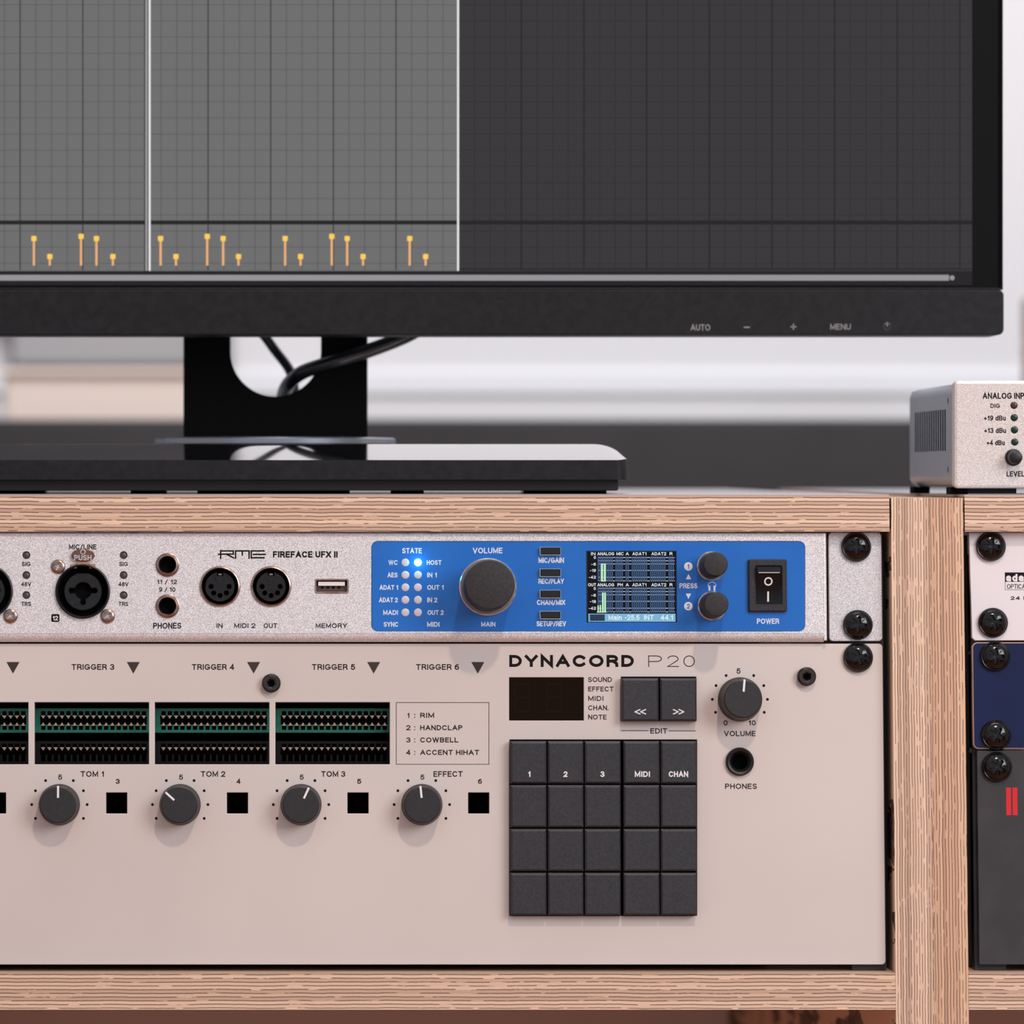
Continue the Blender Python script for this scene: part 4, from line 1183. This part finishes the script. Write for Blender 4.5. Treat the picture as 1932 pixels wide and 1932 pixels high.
# swivel disc
rd = (747 - 293) / 2 * 1835 / F
dzc = zrT_ = Wd(0, 838, 1752)[1]
V = []; n = 72; prof = [(rd * .85, 0.05), (rd - 1, .4), (rd, .7), (rd, 2.9), (rd - 1.2, 3.4), (rd * .8, 3.7), (rd * .4, 4.0), (.5, 4.2)]
dm_ = MB()
for r, hh in prof: V += [(mc + r * cos(2 * pi * i / n), 1832 + r * sin(2 * pi * i / n), dzc + hh) for i in range(n)]
fs = [(j * n + i, j * n + (i + 1) % n, (j + 1) * n + (i + 1) % n, (j + 1) * n + i) for j in range(len(prof) - 1) for i in range(n)]
dm_.add(V, fs, True); dm_.add(V[:n], [tuple(range(n))]); dm_.build('swivel_disc', 'disc', mon, 'round grey swivel disc')
# base slab: top slopes up to the rear, rounded plan corners
D0, D1 = 1700.0, 1920.0
bx1 = Wd(1188, 0, D0)[0]; bx0 = 2 * mc - bx1
zfT = Wd(0, 868, D0)[1]; zfB = Wd(0, 905, D0)[1]; zrT = Wd(0, 838, 1742)[1]
ring = []
rc = 16
for cx_, cy_, a0 in ((bx1 - rc, D0 + rc, -90), (bx1 - rc, D1 - rc, 0), (bx0 + rc, D1 - rc, 90), (bx0 + rc, D0 + rc, 180)):
    for i in range(9):
        a = radians(a0 + 90 * i / 8); ring.append((cx_ + rc * cos(a), cy_ + rc * sin(a)))
# the top is a low dome: highest at the rear middle, falling to the ends
def topz(x, y):
    t = min(1.0, (y - D0) / 42); t = 1 - (1 - t) ** 1.12 if t < 1 else 1.0
    e = max(0.0, min(1.0, min(bx1 - x, x - bx0) / 13.0)); e = math.sqrt(1 - (1 - e) ** 2)
    return zfT + (zrT - zfT) * t * (.03 + .97 * e)


bt = MB()
nx, ny = 140, 44
G = []
for j in range(ny + 1):
    v_ = (j / ny) ** 1.8; y = D0 + (D1 - D0) * v_
    ins = 0
    if y < D0 + rc: ins = rc - math.sqrt(max(0, rc * rc - (D0 + rc - y) ** 2))
    if y > D1 - rc: ins = rc - math.sqrt(max(0, rc * rc - (y - D1 + rc) ** 2))
    ins *= .35
    for i in range(nx + 1):
        # finer steps near the ends
        u = i / nx; u = .5 - .5 * cos(pi * u)
        x = bx0 + ins + (bx1 - bx0 - 2 * ins) * u; G.append((x, y, topz(x, y)))
bt.add(G, [(j * (nx + 1) + i, j * (nx + 1) + i + 1, (j + 1) * (nx + 1) + i + 1, (j + 1) * (nx + 1) + i) for j in range(ny) for i in range(nx)], True)
bt.build('base_top', 'base_top', mon, 'glossy dark top of the stand base')
edge = [G[i] for i in range(nx + 1)] + [G[j * (nx + 1) + nx] for j in range(1, ny + 1)] + [G[ny * (nx + 1) + i] for i in range(nx - 1, -1, -1)] + [G[j * (nx + 1)] for j in range(ny - 1, 0, -1)]
n = len(edge); flare = lambda p: (p[0] + (.9 if p[0] > mc else -.9) * (1 if abs(p[0] - mc) > (bx1 - mc) - 8 else 0), p[1], zfB)
bs_ = MB().add(edge + [flare(p) for p in edge], [(i, n + i, n + (i + 1) % n, (i + 1) % n) for i in range(n)])
bs_.add([flare(p) for p in edge], [tuple(range(n))]); bs_.build('base_slab', 'monitor_black', mon)
ux1 = Wd(1167, 0, D0 + 6)[0]; ux0 = 2 * mc - ux1; uz = Wd(0, 926, D0 + 6)[1]
MB().rbox(ux0, ux1, D0 + 6, D1 - 6, uz, zfB + .05, 1, .4).build('base_underside', 'base_under', mon)
for a, b_ in ((-60, 26), (246, 312), (372, 660), (738, 800), (1027, 1145)):
    MB().rbox(Wd(a, 0, D0 + 8)[0], Wd(b_, 0, D0 + 8)[0], D0 + 10, D0 + 24, DESK, uz + .1, .2, .15).build('foot_pad', 'pit', mon)
for a, b_ in ((-60, 26), (1027, 1145)):
    MB().rbox(Wd(a, 0, D0 + 8)[0], Wd(b_, 0, D0 + 8)[0], D1 - 30, D1 - 12, DESK, uz + .1, .2, .15).build('foot_pad', 'pit', mon)

# ------------------------------------------------------------------ cables behind the monitor
def smooth_path(pts, n=8):
    from mathutils import Vector
    P = [Vector(p) for p in pts]; P = [P[0] * 2 - P[1]] + P + [P[-1] * 2 - P[-2]]; out = []
    for i in range(1, len(P) - 2):
        a, b_, c, d = P[i - 1:i + 3]
        for k in range(n):
            t = k / n
            out.append(.5 * ((2 * b_) + (-a + c) * t + (2 * a - 5 * b_ + 4 * c - d) * t * t + (-a + 3 * b_ - 3 * c + d) * t ** 3))
    out.append(P[-2]); return [tuple(v) for v in out]


def cable(pts, r, label):
    pp = [(*Wd(x, y, D_), D_) for x, y, D_ in pts]; pp = [(a, c, b_) for a, b_, c in pp]
    o = MB().tube(smooth_path(pp), r).build('cable', 'cable', None, base=pp[0])
    return tag(o, label, 'cable', None)


cable([(900, 560, 1814), (830, 597, 1814), (770, 632, 1815), (700, 660, 1816), (625, 684, 1817), (572, 702, 1824), (545, 724, 1836), (534, 752, 1856), (530, 800, 1875),
       (520, 850, 1910), (500, 900, 1960), (480, 925, 2010)], 3.3, 'thick black cable crossing the stand column and dropping through its opening')
cable([(420, 560, 1850), (488, 622, 1856), (518, 660, 1858), (548, 702, 1864), (556, 745, 1872), (560, 800, 1885), (570, 860, 1920), (590, 905, 1960), (600, 925, 2010)], 2.3,
      'thin black cable slanting down behind the opening in the stand column')
